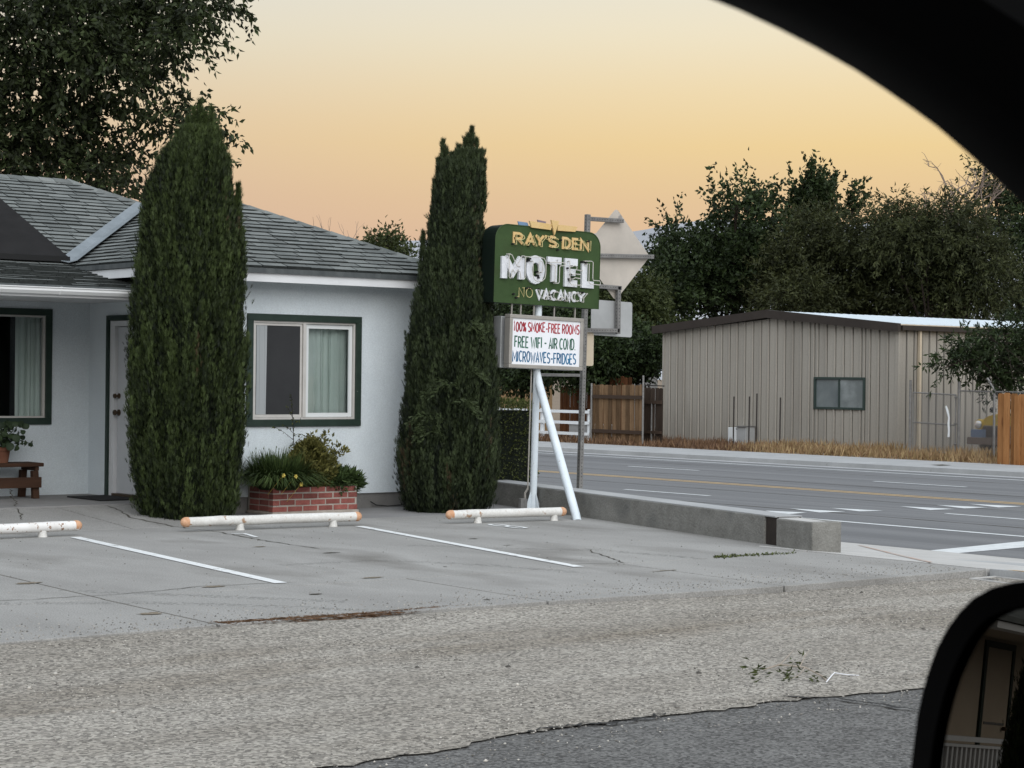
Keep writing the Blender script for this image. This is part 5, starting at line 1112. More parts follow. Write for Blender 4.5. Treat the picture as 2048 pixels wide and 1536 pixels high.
# ---- porch furniture
def build_porch():
    zf = .125
    b = thing('wooden_bench', 'dark brown wooden bench on the porch under the window', 'bench', (8.9, 20.35, zf))
    x1 = PY(80, 930, 20.2)[0]; zs_ = PY(80, 925, 20.2)[2]; x0 = x1 - 1.5
    for k in range(3): MB().box((x0, 20.10 + .135 * k, zs_ - .04), (x1, 20.225 + .135 * k, zs_)).build('seat_plank', M['brown'], b, bevel=.006)
    MB().box((x0 + .02, 20.12, zs_ - .085), (x0 + .06, 20.48, zs_ - .042)).box((x1 - .09, 20.12, zs_ - .085), (x1 - .05, 20.48, zs_ - .042)).build('batten', M['brown'], b)
    for x in (x0 + .05, x1 - .12):
        for y, dy in ((20.16, -.03), (20.44, .03)):
            MB().hexa([(x, y + dy - .035, zf), (x + .07, y + dy - .035, zf), (x + .07, y + dy + .035, zf), (x, y + dy + .035, zf)], [(x, y - .035, zs_ - .087), (x + .07, y - .035, zs_ - .087), (x + .07, y + .035, zs_ - .087), (x, y + .035, zs_ - .087)]).build('leg', M['brown'], b, bevel=.005)
    MB().box((x0 + .03, 20.07, zf + .12), (x1 - .04, 20.105, zf + .235)).build('stretcher', M['brown'], b, bevel=.005)
    p = PY(4, 918, 20.28); p[2] = zs_
    fp = thing('potted_geranium', 'dark leafy geranium in a terracotta pot on the bench', 'potted plant', p)
    pot = MB(); pot.lathe(p, [(.065, 0), (.085, .13), (.098, .132), (.10, .17), (.088, .172), (.084, .15), (.01, .148)], 20); pot.build('pot', M['terra'], fp, smooth=True)
    rg = np.random.default_rng(8); top = p + (0, 0, .16); st = MB()
    for k in range(70):
        a = rg.uniform(0, 6.28); rr = rg.uniform(.05, .26); e = top + (rr * math.cos(a) + (.03 if k % 3 == 0 else 0), rr * .75 * math.sin(a), rg.uniform(.0, .28) - .35 * max(0, rr - .16)); 
        if k < 30: st.tube([top, (top + e) / 2 + (0, 0, .05), e], .004, 4)
        nn = unit(rg.normal(size=3) * .6 + np.array((-.3, -.7, .5))); u = unit(np.cross(nn, (0.1, .2, 1))); w = np.cross(nn, u); R_ = rg.uniform(.028, .048); V = [e]
        for q in range(10): t_ = q / 10 * 6.283; r_ = R_ * (1 + .16 * math.sin(5 * t_)); V.append(e + u * r_ * math.cos(t_) + w * r_ * math.sin(t_) + nn * .012 * math.cos(2 * t_))
        T = [(0, 1 + q, 1 + (q + 1) % 10) for q in range(10)]; npmesh('leaf', V, T, M['geran'], fp, tint=[rg.uniform(0, 1)] * 10)
    a, e = top + (0, 0, .05), PY(64, 888, 20.2); st.tube([a, (a + e) / 2 + (0, 0, .05), e], .004, 4)
    for t_ in (.55, .7, .85, 1.0):
        c = a + (e - a) * t_ + np.array((0, 0, .03 * (1 - t_))); V, T, own = leaf_cloud(np.array([c] * 5), rg.normal(size=(5, 3)), (.04, .06), (.03, .05), rg); npmesh('leaf', V, T, M['geran'], fp, tint=rg.uniform(0, 1, 10))
    st.build('stems', M['geran'], fp)
    m = thing('door_mat', 'black rubber mat in front of the porch door', 'door mat', (10.33, 19.75, zf + .001)); MB().box((10.08, 19.36, zf + .001), (10.56, 20.14, zf + .016)).build('mat_body', M['mat'], m, bevel=.004)
build_porch()

# ---- litter: fallen twig, needles along the slab edge, weeds at the wall, meter box
def build_litter():
    rg = np.random.default_rng(61); z = -.05
    t = thing('fallen_branch', 'fallen twig with wilted leaves lying on the gravel', 'branch', G(1620, 1352, z))
    g = lambda x, y, h=0.0: G(x, y, z) + (0, 0, h)
    mb = MB(); mb.tube([g(1527, 1343, .01), g(1560, 1340, .03), g(1610, 1346, .03), g(1645, 1357, .012), g(1653, 1364, .006)], [.003, .004, .0045, .005, .005], 6); mb.tube([g(1560, 1340, .03), g(1580, 1326, .05), g(1588, 1318, .05)], [.003, .002, .001], 5); mb.tube([g(1610, 1346, .03), g(1600, 1356, .02), g(1580, 1364, .01)], [.003, .002, .001], 5); mb.tube([g(1600, 1344, .03), g(1612, 1330, .06), g(1618, 1322, .06)], [.003, .002, .001], 5); mb.build('stem', M['twig'], t, smooth=True)
    MB().tube([g(1653, 1366, .006), g(1664, 1354, .01), g(1669, 1350, .012), g(1690, 1352, .008), g(1718, 1353, .006)], [.0035, .0035, .003, .0028, .002], 6).build('peeled_end', M['board'], t, smooth=True)
    P = []
    for (x, y, n, s) in ((1515, 1345, 16, 14), (1508, 1356, 8, 10), (1572, 1352, 12, 10), (1600, 1345, 10, 12), (1635, 1362, 9, 8), (1580, 1365, 6, 8), (1600, 1330, 6, 10)):
        for k in range(n): P.append(g(x + rg.normal(0, s), y + rg.normal(0, s * .45), rg.uniform(.004, .04)))
    P = np.array(P); V, T, own = leaf_cloud(P, rg.normal(size=P.shape) * (1, 1, .25), (.03, .055), (.009, .015), rg, .1, .3); npmesh('leaves', V, T, M['olive'], t, tint=rg.uniform(0, .8, len(P))[own])
    # needle drift at the slab edge
    n = 3200; x = rg.uniform(425, 925, n); y = np.interp(x, [420, 600, 750, 905], [1253, 1241, 1230, 1216]) + .5 + np.abs(rg.normal(0, 1.3, n)) * np.interp(x, [420, 600, 700, 800, 920], [.5, 1.0, 1.5, 1.2, .4]); P = np.array([GG(a, b) for a, b in zip(x[:1], y[:1])]); P = np.array([G(a, b, -.02) for a, b in zip(x, y)])
    dens = rg.uniform(size=n) < np.interp(x, [430, 520, 620, 780, 840, 915], [.3, .6, .9, 1, .5, .15]); P = P[dens]; P[:, 2] = gz(P[:, 0], P[:, 1]) + rg.uniform(.002, .022, len(P))
    D = unit(rg.normal(size=P.shape) * (1, .3, 0)) + rg.normal(size=P.shape) * (0, 0, .05); V, T, own = leaf_cloud(P, D, (.04, .11), (.004, .008), rg, .02); o = npmesh('fallen_needles', V, T, M['needles'], tint=rg.uniform(0, 1, len(P))[own], kind='stuff'); o['label'] = 'drift of brown dead needles along the concrete edge'
    # weeds
    w = thing('wall_weeds', 'small dry weeds growing in the joint at the foot of the low wall', 'weed', G(1470, 1112)); P = []
    for k in range(420): x_ = rg.uniform(1428, 1590) if k % 3 else rg.uniform(1430, 1482); P.append(G(x_, np.interp(x_, [1428, 1590], [1115, 1106]) + rg.normal(0, 1.2)))
    P = np.array(P); V, T, own = leaf_cloud(P, rg.normal(size=P.shape) * (1, 1, .4) + (0, 0, .5), (.015, .035), (.008, .014), rg, .1); npmesh('foliage', V, T, M['hedge'], w, tint=rg.uniform(0, .7, len(P))[own], kind='stuff')
    # meter box in the gravel near the pavement corner
    mbx = thing('meter_box', 'rectangular concrete meter box frame flush with the gravel by the pavement corner', 'meter box', (12.72, 9.25, -.05))
    q = [G(1938, 1156, -.045), G(1990, 1151.5, -.045), G(2075, 1162, -.045), G(2030, 1168, -.045)]; c = np.mean(q, 0); inn = [c + (p - c) * .84 for p in q]
    mb = MB()
    for i in range(4):
        a, b_, c_, d = q[i], q[(i + 1) % 4], inn[(i + 1) % 4], inn[i]; mb.hexa([a - (0, 0, .05), b_ - (0, 0, .05), c_ - (0, 0, .05), d - (0, 0, .05)], [a, b_, c_, d])
    mb.build('frame', M['walk'], mbx); mb = MB(); inn = [c + (p - c) * .83 for p in q]; mb.hexa([p - (0, 0, .04) for p in inn], [p - (0, 0, .008) for p in inn]); mb.build('lid', M['asphalt'], mbx)
    # tar seams on the drive
    for pts, w_, lab in (([(1050, 1464), (1110, 1452), (1190, 1447), (1250, 1441), (1300, 1434), (1332, 1425)], .010, 'jagged'), ([(1560, 1390), (1610, 1394), (1680, 1396), (1760, 1408), (1850, 1421)], .011, 'long')):
        P0 = [GG(x, y, .005) for x, y in pts]; P = []
        for a_, b_ in zip(P0[:-1], P0[1:]):
            for q_ in range(5): P.append(a_ + (b_ - a_) * q_ / 5 + np.array((rg.normal(0, .01), rg.normal(0, .02), 0)))
        P.append(P0[-1]); V = []
        for i, p in enumerate(P):
            d = P[min(i + 1, len(P) - 1)] - P[max(i - 1, 0)]; nn = np.array((-d[1], d[0], 0)); nn /= np.linalg.norm(nn); ww = w_ * (rg.uniform(.3, 1.9) if 0 < i < len(P) - 1 else .2); V += [p + nn * ww, p - nn * ww]
        T = [(2 * i, 2 * i + 1, 2 * i + 3, 2 * i + 2) for i in range(len(P) - 1)]; tag(npmesh('asphalt_seam', V, T, M['tar']), kind='structure')
build_litter()

# ================================================================== ACROSS THE ROAD
ZV = -.37
def build_shed():
    X = 40.5; ya, yb = 33.96, 42.78; yr = 38.43; XE = 56.0
    t = thing('metal_shed', 'tan ribbed metal shed with a low gable and brown trim across the road', 'shed', (46, 38, ZV))
    ztop = lambda y: 3.21 - (.36 * (yr - y) / (yr - ya) if y < yr else .32 * (y - yr) / (yb - yr))
    wy0, wy1, wz0, wz1 = 35.05, 36.84, .745, 1.61
    rng = np.random.default_rng(9)
    def panel(P, out, a0, a1, z0, zf, tin):   # P(a) -> base point, along a; out = outward unit
        mb = MB(); mb.tint = tin; w = a1 - a0; prof = [(.018 if out[0] else .026, 0), (.03 if out[0] else .04, .034), (.062 if out[0] else .085, .034), (.08 if out[0] else .11, 0), (w * .5, 0), (w * .53, .006), (w * .56, 0), (w - .001, 0)]
        prof = [(min(u, w), h) for u, h in prof]; vs = []
        for u, h in prof:
            p = np.array(P(a0 + u)) + np.array(out) * h; vs += [(p[0], p[1], z0), (p[0], p[1], zf(a0 + u))]
        mb.add(vs, [(2 * i, 2 * i + 2, 2 * i + 3, 2 * i + 1) for i in range(len(prof) - 1)]); return mb.build('siding_panel', M['siding'], t)
    n = 29; w = (yb - ya) / n
    for i in range(n):
        y0, y1 = ya + i * w, ya + (i + 1) * w; P = lambda a: (X, a, 0); tin = rng.uniform()
        cuts = sorted({y0, y1} | {q for q in (wy0, wy1) if y0 < q < y1})
        for a, b_ in zip(cuts[:-1], cuts[1:]):
            if wy0 - 1e-6 < (a + b_) / 2 < wy1: panel(P, (-1, 0, 0), a, b_, wz1, ztop, tin); panel(P, (-1, 0, 0), a, b_, ZV - .05, lambda q: wz0, tin)
            else: panel(P, (-1, 0, 0), a, b_, ZV - .05, ztop, tin)
    m = int((XE - X) / .305)
    for i in range(m): panel(lambda a: (X + a, ya, 0), (0, -1, 0), i * .305, (i + 1) * .305, ZV - .05, lambda a: 2.86, rng.uniform())
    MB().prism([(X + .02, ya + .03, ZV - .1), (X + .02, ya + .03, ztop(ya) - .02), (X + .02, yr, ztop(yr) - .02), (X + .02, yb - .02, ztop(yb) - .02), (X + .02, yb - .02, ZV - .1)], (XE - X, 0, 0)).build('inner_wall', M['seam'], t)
    MB().box((X - .03, ya - .03, ZV), (X + .05, ya + .05, 2.85)).build('corner_trim', M['siding'], t); MB().box((X - .03, yb - .05, ZV), (X + .05, yb + .03, 2.88)).build('corner_trim', M['siding'], t)
    # window
    f = MB()
    for (a, b) in (((wy0, wz0), (wy1, wz0 + .06)), ((wy0, wz1 - .06), (wy1, wz1)), ((wy0, wz0 + .061), (wy0 + .06, wz1 - .061)), ((wy1 - .06, wz0 + .061), (wy1, wz1 - .061)), (((wy0 + wy1) / 2 - .02, wz0 + .061), ((wy0 + wy1) / 2 + .02, wz1 - .061))): f.box((X - .05, a[0], a[1]), (X + .02, b[0], b[1]))
    fo = f.build('window', M['greenwin'], t, bevel=.005); ym = (wy0 + wy1) / 2
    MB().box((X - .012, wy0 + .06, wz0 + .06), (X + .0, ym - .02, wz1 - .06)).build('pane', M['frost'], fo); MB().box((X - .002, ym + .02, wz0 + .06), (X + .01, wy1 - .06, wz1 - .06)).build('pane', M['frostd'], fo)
    # roof sheets with ribs, rake trim, eave gutter
    def roof(y0, z0, y1, z1, nm):
        mb = MB(); k = int((XE + .1 - X) / .305)
        for i in range(k):
            x0 = X - .1 + i * .305
            mb.add([(x0, y0, z0), (x0 + .27, y0, z0), (x0 + .28, y0, z0 + .03), (x0 + .295, y0, z0 + .03), (x0 + .305, y0, z0), (x0, y1, z1), (x0 + .27, y1, z1), (x0 + .28, y1, z1 + .03), (x0 + .295, y1, z1 + .03), (x0 + .305, y1, z1)], [(j, j + 1, j + 6, j + 5) for j in range(4)])
        return mb.build(nm, M['metalroof'], t)
    e0, e1, er = 2.985, 3.04, 3.40
    roof(ya - .12, e0, yr, er, 'roof'); roof(yb + .25, e1, yr, er, 'roof')
    for (y0, z0, y1, z1) in ((ya - .16, e0 + .0, yr, er + .03), (yr, er + .03, yb + .3, e1 + .0)):
        MB().hexa([(X - .22, y0, z0 - .19), (X - .1, y0, z0 - .19), (X - .1, y1, z1 - .21), (X - .22, y1, z1 - .21)], [(X - .22, y0, z0 + .03), (X - .1, y0, z0 + .03), (X - .1, y1, z1 + .02), (X - .22, y1, z1 + .02)]).build('rake_trim', M['trimbrown'], t)
    MB().box((X - .06, ya - .20, 2.845), (XE, ya - .05, 2.97)).build('eave_gutter', M['trimbrown'], t)
    MB().box((X - .06, ya - .125, 2.971), (XE, ya - .045, 3.0)).build('eave_flashing', M['tanplate'], t)
    MB().box((X + .72, ya - .12, ZV + .15), (X + .80, ya - .04, 2.84)).hexa([(X + .72, ya - .3, ZV + .03), (X + .80, ya - .3, ZV + .03), (X + .80, ya - .04, ZV + .08), (X + .72, ya - .04, ZV + .08)], [(X + .72, ya - .3, ZV + .10), (X + .80, ya - .3, ZV + .10), (X + .80, ya - .04, ZV + .149), (X + .72, ya - .04, ZV + .149)]).build('downspout', M['tanplate'], t)
    b = thing('meter_cabinet', 'pale metal cabinet standing against the tan shed', 'cabinet', (40.3, 39.8, ZV)); p0, p1 = PX(1458, 853, 40.1), PX(1492, 882, 40.1)
    MB().box((40.08, p1[1], ZV), (40.45, (p0[1] + p1[1]) / 2, p0[2])).build('cabinet_body', M['signback2'], b, bevel=.01); MB().box((40.06, (p0[1] + p1[1]) / 2 + .02, ZV), (40.45, p0[1], p0[2] - .02)).build('cabinet_body', M['vinyl'], b, bevel=.01); MB().box((40.03, p1[1] - .02, p0[2] + .001), (40.47, (p0[1] + p1[1]) / 2 + .02, p0[2] + .03)).build('lid', M['galv'], b)
    for i, (x, y, lab) in enumerate(((1468, 793, 'thin dark stake in front of the pale cabinet by the shed'), (1499, 793, 'thin dark stake just beside the pale cabinet by the shed'), (1514, 787, 'tallest of the thin dark stakes before the tan shed'), (1561, 795, 'thin dark stake standing nearest the shed window'))):
        p = PX(x, y, 39.6); s = thing('garden_stake', lab, 'stake', (39.6, p[1], ZV), 'thin stakes in front of the shed'); MB().tube([(39.6, p[1] + .01, ZV - .05), (39.6, p[1], p[2])], .02, 6).build('stake_rod', M['darkpole'], s)
build_shed()

def board_fence(t, X, y0, y1, zb, top, bw, m, seed, rails=(), facing=-1, railm='fencerail', gap=.02, dog=True, skew=0.):
    rng = np.random.default_rng(seed); y = y0
    while y < y1 - .03:
        w = bw * rng.uniform(.92, 1.06); h = top + rng.normal(0, .018); x = X + rng.normal(0, .010) + skew * (y - y0); c = .03 if dog else .0; mb = MB(); mb.tint = rng.uniform(); lean = rng.normal(0, .004)
        mb.prism([(x, y, zb), (x, y + lean, h - c), (x, y + c + lean, h), (x, y + w - gap - c + lean, h), (x, y + w - gap + lean, h - c), (x, y + w - gap, zb)], (.018, 0, 0)); mb.build('board', M[m], t); y += w
    for z, hh in rails:
        MB().box((X + facing * .05 - .02, y0, z), (X + facing * .05 + .02, y1, z + hh)).build('rail', M[railm], t)
def build_fences():
    t = thing('wooden_fence', 'weathered brown plank fence with dark rails next to the tan shed', 'fence', (38.35, 42.4, ZV))
    board_fence(t, 38.35, 41.33, 43.42, ZV, 1.33, .188, 'fencewood', 1, [(.93, .10), (-.06, .10)])
    for y, z in ((43.47, 1.36), (41.28, 1.60)): MB().tube([(38.30, y, ZV - .05), (38.30, y, z)], .03, 8).build('post', M['galv'], t)
    t = thing('wooden_fence', 'dark old plank fence between the steel post and the tan shed', 'fence', (38.75, 40.8, ZV))
    board_fence(t, 38.75, 40.95, 41.98, ZV, 1.26, .17, 'fencedark', 2, [(.80, .10), (-.04, .08)]); MB().tube([(38.70, 41.35, ZV - .05), (38.70, 41.35, .85)], .022, 6).build('post', M['galv'], t)
    MB().tube([(38.75, 40.9, 1.31), (38.75, 42.0, 1.33)], .016, 6).build('top_rail', M['darkpole'], t)
    t = thing('wooden_fence', 'new orange brown plank fence at the edge of the far pavement', 'fence', (37.8, 26, ZV))
    board_fence(t, 37.75, 22.0, 28.72, ZV, 1.25, .195, 'fenceorange', 3, [(.9, .09), (.0, .09)], facing=1)
    MB().box((37.69, 28.04, ZV), (37.735, 28.19, 1.22)).build('batten', M['fenceorange'], t)
    t = thing('wooden_fence', 'tall red brown plank fence behind the white rail fence', 'fence', (40.6, 45.4, ZV))
    board_fence(t, 40.6, 44.3, 45.2, ZV, 1.55, .16, 'fencered', 4, [(.5, .09)], facing=1); board_fence(t, 40.62, 45.2, 47.6, ZV, 1.24, .16, 'fencered', 5, [(.5, .09)], facing=1)
    t = thing('rail_fence', 'white three rail fence beside the far pavement', 'fence', (38.3, 45.5, ZV))
    for z in (.48, .16, -.16): MB().box((38.27, 43.55, z), (38.31, 51, z + .085)).build('rail', M['railwhite'], t)
    for y in (45.75, 43.62, 47.9, 50.0): MB().box((38.32, y - .05, ZV - .02), (38.42, y + .05, .60)).build('post', M['railwhite'], t, bevel=.01)
    t = thing('low_wall', 'low whitewashed wall behind the white rail fence', 'wall', (39.2, 44.6, ZV)); MB().box((39.2, 43.6, ZV), (39.35, 45.5, .12)).build('wall_body', M['greywall'], t, bevel=.01); MB().box((39.17, 43.6, .121), (39.38, 45.5, .16)).build('coping', M['railwhite'], t)
    # chain link gate with a fixed bay beside it
    t = thing('chain_link_gate', 'galvanised chain link gate and bay between the shed and the orange fence', 'gate', (39.2, 31.2, ZV)); GX = 39.2
    def tb(pts, r, nm): return MB().tube(pts, r, 8).build(nm, M['galv'], t, smooth=True)
    yA, yB, yC = 32.46, 30.95, 29.90
    tb([(GX, yA, ZV), (GX, yA, 1.55)], .035, 'post'); tb([(GX, yB, ZV), (GX, yB, 1.55)], .038, 'post'); tb([(GX, yC, ZV), (GX, yC, 1.33), (GX - .05, yC + .18, 1.62)], .03, 'post')
    tb([(GX, yA - .08, 1.24), (GX, yB + .10, 1.20)], .018, 'gate_rail'); tb([(GX, yA - .08, .50), (GX, yB + .10, .46)], .018, 'gate_rail'); tb([(GX, yB + .10, 1.20), (GX, yB + .10, ZV + .08)], .02, 'gate_rail'); tb([(GX, yA - .08, 1.24), (GX, yA - .08, ZV + .08)], .018, 'gate_rail')
    tb([(GX, yB, 1.30), (GX, 28.9, 1.29)], .018, 'top_rail'); tb([(GX, yB + .10, ZV + .12), (GX, yB + .75, ZV + .16)], .016, 'gate_rail')
    for z in (1.14, .5, .0): MB().tube([(GX - .04, yB, z), (GX - .02, yB + .12, z)], .02, 6).build('hinge', M['galv'], t)
    mb = MB()
    for (ya, yb, za, zb) in ((yB + .1, yA - .08, ZV + .1, 1.2), (28.8, yB - .03, ZV + .05, 1.28)):
        W_, H_ = yb - ya, zb - za; k = 0.075; s = -H_
        while s < W_:
            for flip in (0, 1):
                a0, a1 = max(s, 0), min(s + H_, W_)
                if a1 - a0 > .02:
                    q0, q1 = (a0, a0 - s), (a1, a1 - s)
                    if flip: q0, q1 = (W_ - q0[0], q0[1]), (W_ - q1[0], q1[1])
                    mb.tube([(GX + .006 * flip, ya + q0[0], za + q0[1]), (GX + .006 * flip, ya + q1[0], za + q1[1])], .0042, 3, cap=False)
            s += k
    mb.build('wire_mesh', M['galv'], t, kind='stuff')
    pl = thing('white_strip', 'ragged white strip of cloth hanging on the chain link gate', 'cloth', PX(1897, 845, GX)); P = [PX(x, y, GX - .03) for x, y in ((1892, 812), (1895, 822), (1898, 835), (1897, 848), (1898, 862), (1897, 874))]
    mb = MB(); mb.tube(P, [.02, .03, .022, .028, .024, .03], 6); mb.build('strip', M['railwhite'], pl)
build_fences()

def build_truck():
    hl = PX(1957, 849, 41.4); t = thing('old_truck', 'front of an old yellow truck parked behind the chain link gate', 'truck', (42.5, hl[1] - .7, ZV)); y1 = hl[1] + .17; y0 = y1 - 1.75; X = 41.45
    g = lambda y: hl[1] + y
    # hood: rounded lofted shell
    mb = MB(); n = 13; rows = []
    for x, s in ((X + .02, .88), (X + .25, .96), (X + .9, 1.0), (X + 1.3, 1.0)):
        rows.append([(x, (y0 + y1) / 2 + .72 * s * math.cos(a), .40 + .36 * s * max(0, math.sin(a)) ** .6) for a in np.linspace(0, math.pi, n)])
    vs = [p for r in rows for p in r]; mb.add(vs, [(r * n + i, r * n + i + 1, (r + 1) * n + i + 1, (r + 1) * n + i) for r in range(3) for i in range(n - 1)] + [tuple(range(n))]); mb.build('hood', M['truckyellow'], t, smooth=True)
    for yy in (hl[1], y0 + .17):
        mb = MB(); c = np.array((X - .06, yy, hl[2])); mb.tube([c + (.3, 0, 0), c + (.05, 0, 0), c], [.13, .14, .125], 16); f = mb.build('fender_bucket', M['truckyellow'], t, smooth=True)
        h = MB(); h.tube([c - (.002, 0, 0), c - (.03, 0, 0), c - (.045, 0, 0)], [.11, .10, .03], 16); h.build('headlight', M['chrome'], t, smooth=True)
    MB().box((X - .02, y0 + .2, .05), (X + 1.3, y1 - .2, .42)).build('grille', M['bumper'], t, bevel=.02)
    for k in range(7): MB().box((X - .04, y0 + .3, .08 + .045 * k), (X - .022, y1 - .3, .095 + .045 * k)).build('grille_bar', M['truckdark'], t)
    bp = PX(1936, 874, X - .2); bq = PX(1936, 888, X - .2); MB().box((X - .25, y0 - .1, bq[2]), (X - .10, bp[1], bp[2])).build('bumper', M['bumper'], t, bevel=.01)
    for yy in (y1 - .22, y0 + .22): MB().tube([(X + .45, yy - .12, .02), (X + .45, yy + .12, .02)], .38, 20).build('wheel', M['truckdark'], t, smooth=True)
    MB().box((X + .1, y0 + .25, ZV + .15), (X + 3.5, y1 - .25, .045)).build('chassis', M['truckdark'], t); MB().box((X + 1.31, y0 + .1, .1), (X + 2.6, y1 - .1, 1.15)).build('cab', M['truckyellow'], t, bevel=.08)
    bb = PX(1944, 868, X - .2); MB().box((X - .22, bb[1] - .32, bp[2] + .001), (X - .05, bb[1] + .03, bp[2] + .20)).build('blue_box', M['bluebox'], t, bevel=.01)
    MB().lathe((X + .3, g(-.18), .74), [(.05, 0), (.09, .03), (.09, .10), (.04, .14)], 10).build('air_cleaner', M['truckdark'], t, smooth=True)
build_truck()

def build_grass():
    rng = np.random.default_rng(77)
    for nm, n, ya, yb, m, hh, lab in (('dry_grass', 9000, 36.5, 47.0, 'strawr', (.10, .26), 'rusty dry grass along the foot of the shed and fences'), ('dry_grass', 7000, 28.6, 37.5, 'straw', (.14, .34), 'straw coloured dry grass in front of the gate and shed corner')):
        k = n; Y = rng.uniform(ya, yb, k); clump = .5 + .5 * np.sin(Y * 2.1 + np.sin(Y * 5.3) * 1.3); X = 37.5 + rng.uniform(0, 1, k) ** .8 * 2.9; keep = rng.uniform(size=k) < .45 + .55 * clump; X, Y, cl = X[keep], Y[keep], clump[keep]; k = len(X)
        P = np.stack([X, Y, np.full(k, ZV)], 1); D = rng.normal(size=(k, 3)) * (.45, .45, .1) + (0, 0, 1); D = unit(D); L_ = rng.uniform(*hh, k) * (.6 + .6 * cl); S = unit(np.cross(D, rng.normal(size=(k, 3)))) * .011
        V = np.stack([P - S, P + S, P + D * L_[:, None] * .6 + S * .7, P + D * L_[:, None] + D[:, [1, 0, 2]] * .04], 1).reshape(-1, 3); i = np.arange(k) * 4; T = np.concatenate([np.stack([i, i + 1, i + 2], 1), np.stack([i, i + 2, i + 3], 1)])
        npmesh(nm, V, T, M[m], tint=np.tile(np.clip(rng.uniform(0, 1, k), 0, 1), 2), kind='stuff')['label'] = lab
build_grass()

# ------------------------------------------------------------------ trees
def px_blobs(rows, D, dd=.0, seed=0):
    """crown lobes: surveyed centre (photo x, y), half sizes and distance -> spheres in the place itself"""
    rg = np.random.default_rng(seed); out = []
    for (x, y, rx, ry) in rows:
        d = D + rg.uniform(-dd, dd); c = at(x, y, d); a, b = rx * d / F, ry * d / F; out.append((tuple(c), (a, max(a, b) if a > .4 else a, b)))
    return out
def tree(name, label, base, blobs, n, L_, W_, m, seed, shell=.45, droop=0., trunk_r=.16, clump=10, limbs=True, up=0., dirn=.8, spread=.16, shoot=None, group=None, cat='tree', barkm='bark', curl=.15):
    rg = np.random.default_rng(seed); root = thing(name, label, cat, base, group)
    nc = max(1, n // clump); c, d, k, rad = in_blobs(blobs, nc, rg, shell)     # leaves sit in sprays, not singly
    tw = unit(d + rg.normal(size=d.shape) * .7 + (0, 0, up)); s = rg.uniform(-.2, 1, (nc, clump)); L0 = np.mean(L_) * 3.2
    P = c[:, None] + tw[:, None] * (s * L0 * spread * 6)[..., None] + rg.normal(size=(nc, clump, 3)) * L0 * spread
    Dl = tw[:, None] * dirn + rg.normal(size=(nc, clump, 3)) * .7 + np.array((0, 0, -droop + up * .4)); P, Dl = P.reshape(-1, 3), Dl.reshape(-1, 3)
    if shoot:
        ln, wd = shoot; s = rg.uniform(0, 1, (nc, clump)); lens = ln * rg.uniform(.5, 1.3, (nc, 1)); bend = np.array((0, 0, -droop * .8 + up * .5))
        q = tw[:, None] * (s * lens)[..., None] + bend * ((s * lens) ** 2 / ln * .5)[..., None]; P = c[:, None] + q + rg.normal(size=(nc, clump, 3)) * (wd * (1.1 - .8 * s))[..., None]; P = P.reshape(-1, 3)
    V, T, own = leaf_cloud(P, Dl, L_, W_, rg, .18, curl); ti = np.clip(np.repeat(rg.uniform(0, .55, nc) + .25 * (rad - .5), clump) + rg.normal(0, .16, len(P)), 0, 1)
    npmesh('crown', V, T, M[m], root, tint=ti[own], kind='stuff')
    b = np.array(base, float); cc = np.mean([q[0] for q in blobs], 0); fork = np.array((b[0] * .75 + cc[0] * .25, b[1] * .75 + cc[1] * .25, b[2] + (cc[2] - b[2]) * .5))
    MB().tube([b - (0, 0, .2), b + (0, 0, .1), (b + fork) / 2 + rg.normal(size=3) * .05, fork], [trunk_r * 1.3, trunk_r, trunk_r * .85, trunk_r * .7], 10).build('trunk', M[barkm], root, smooth=True)
    if limbs:
        for q in blobs:
            e = np.array(q[0]); mid = fork * .45 + e * .55 + rg.normal(size=3) * .12 * np.linalg.norm(e - fork) + (0, 0, .05)
            mb = MB(); mb.tube([fork - (0, 0, .1), fork * .75 + mid * .25, mid, e], [trunk_r * .25, trunk_r * .2, trunk_r * .12, trunk_r * .05], 6)
            for j in range(5):
                f = e + unit(rg.normal(size=3)) * np.array(q[1]) * .85; mb.tube([mid * .3 + e * .7, (e + f) / 2 + rg.normal(size=3) * .04, f], [trunk_r * .12, trunk_r * .08, trunk_r * .03], 4)
            mb.build('limb', M[barkm], root, smooth=True)
    return root
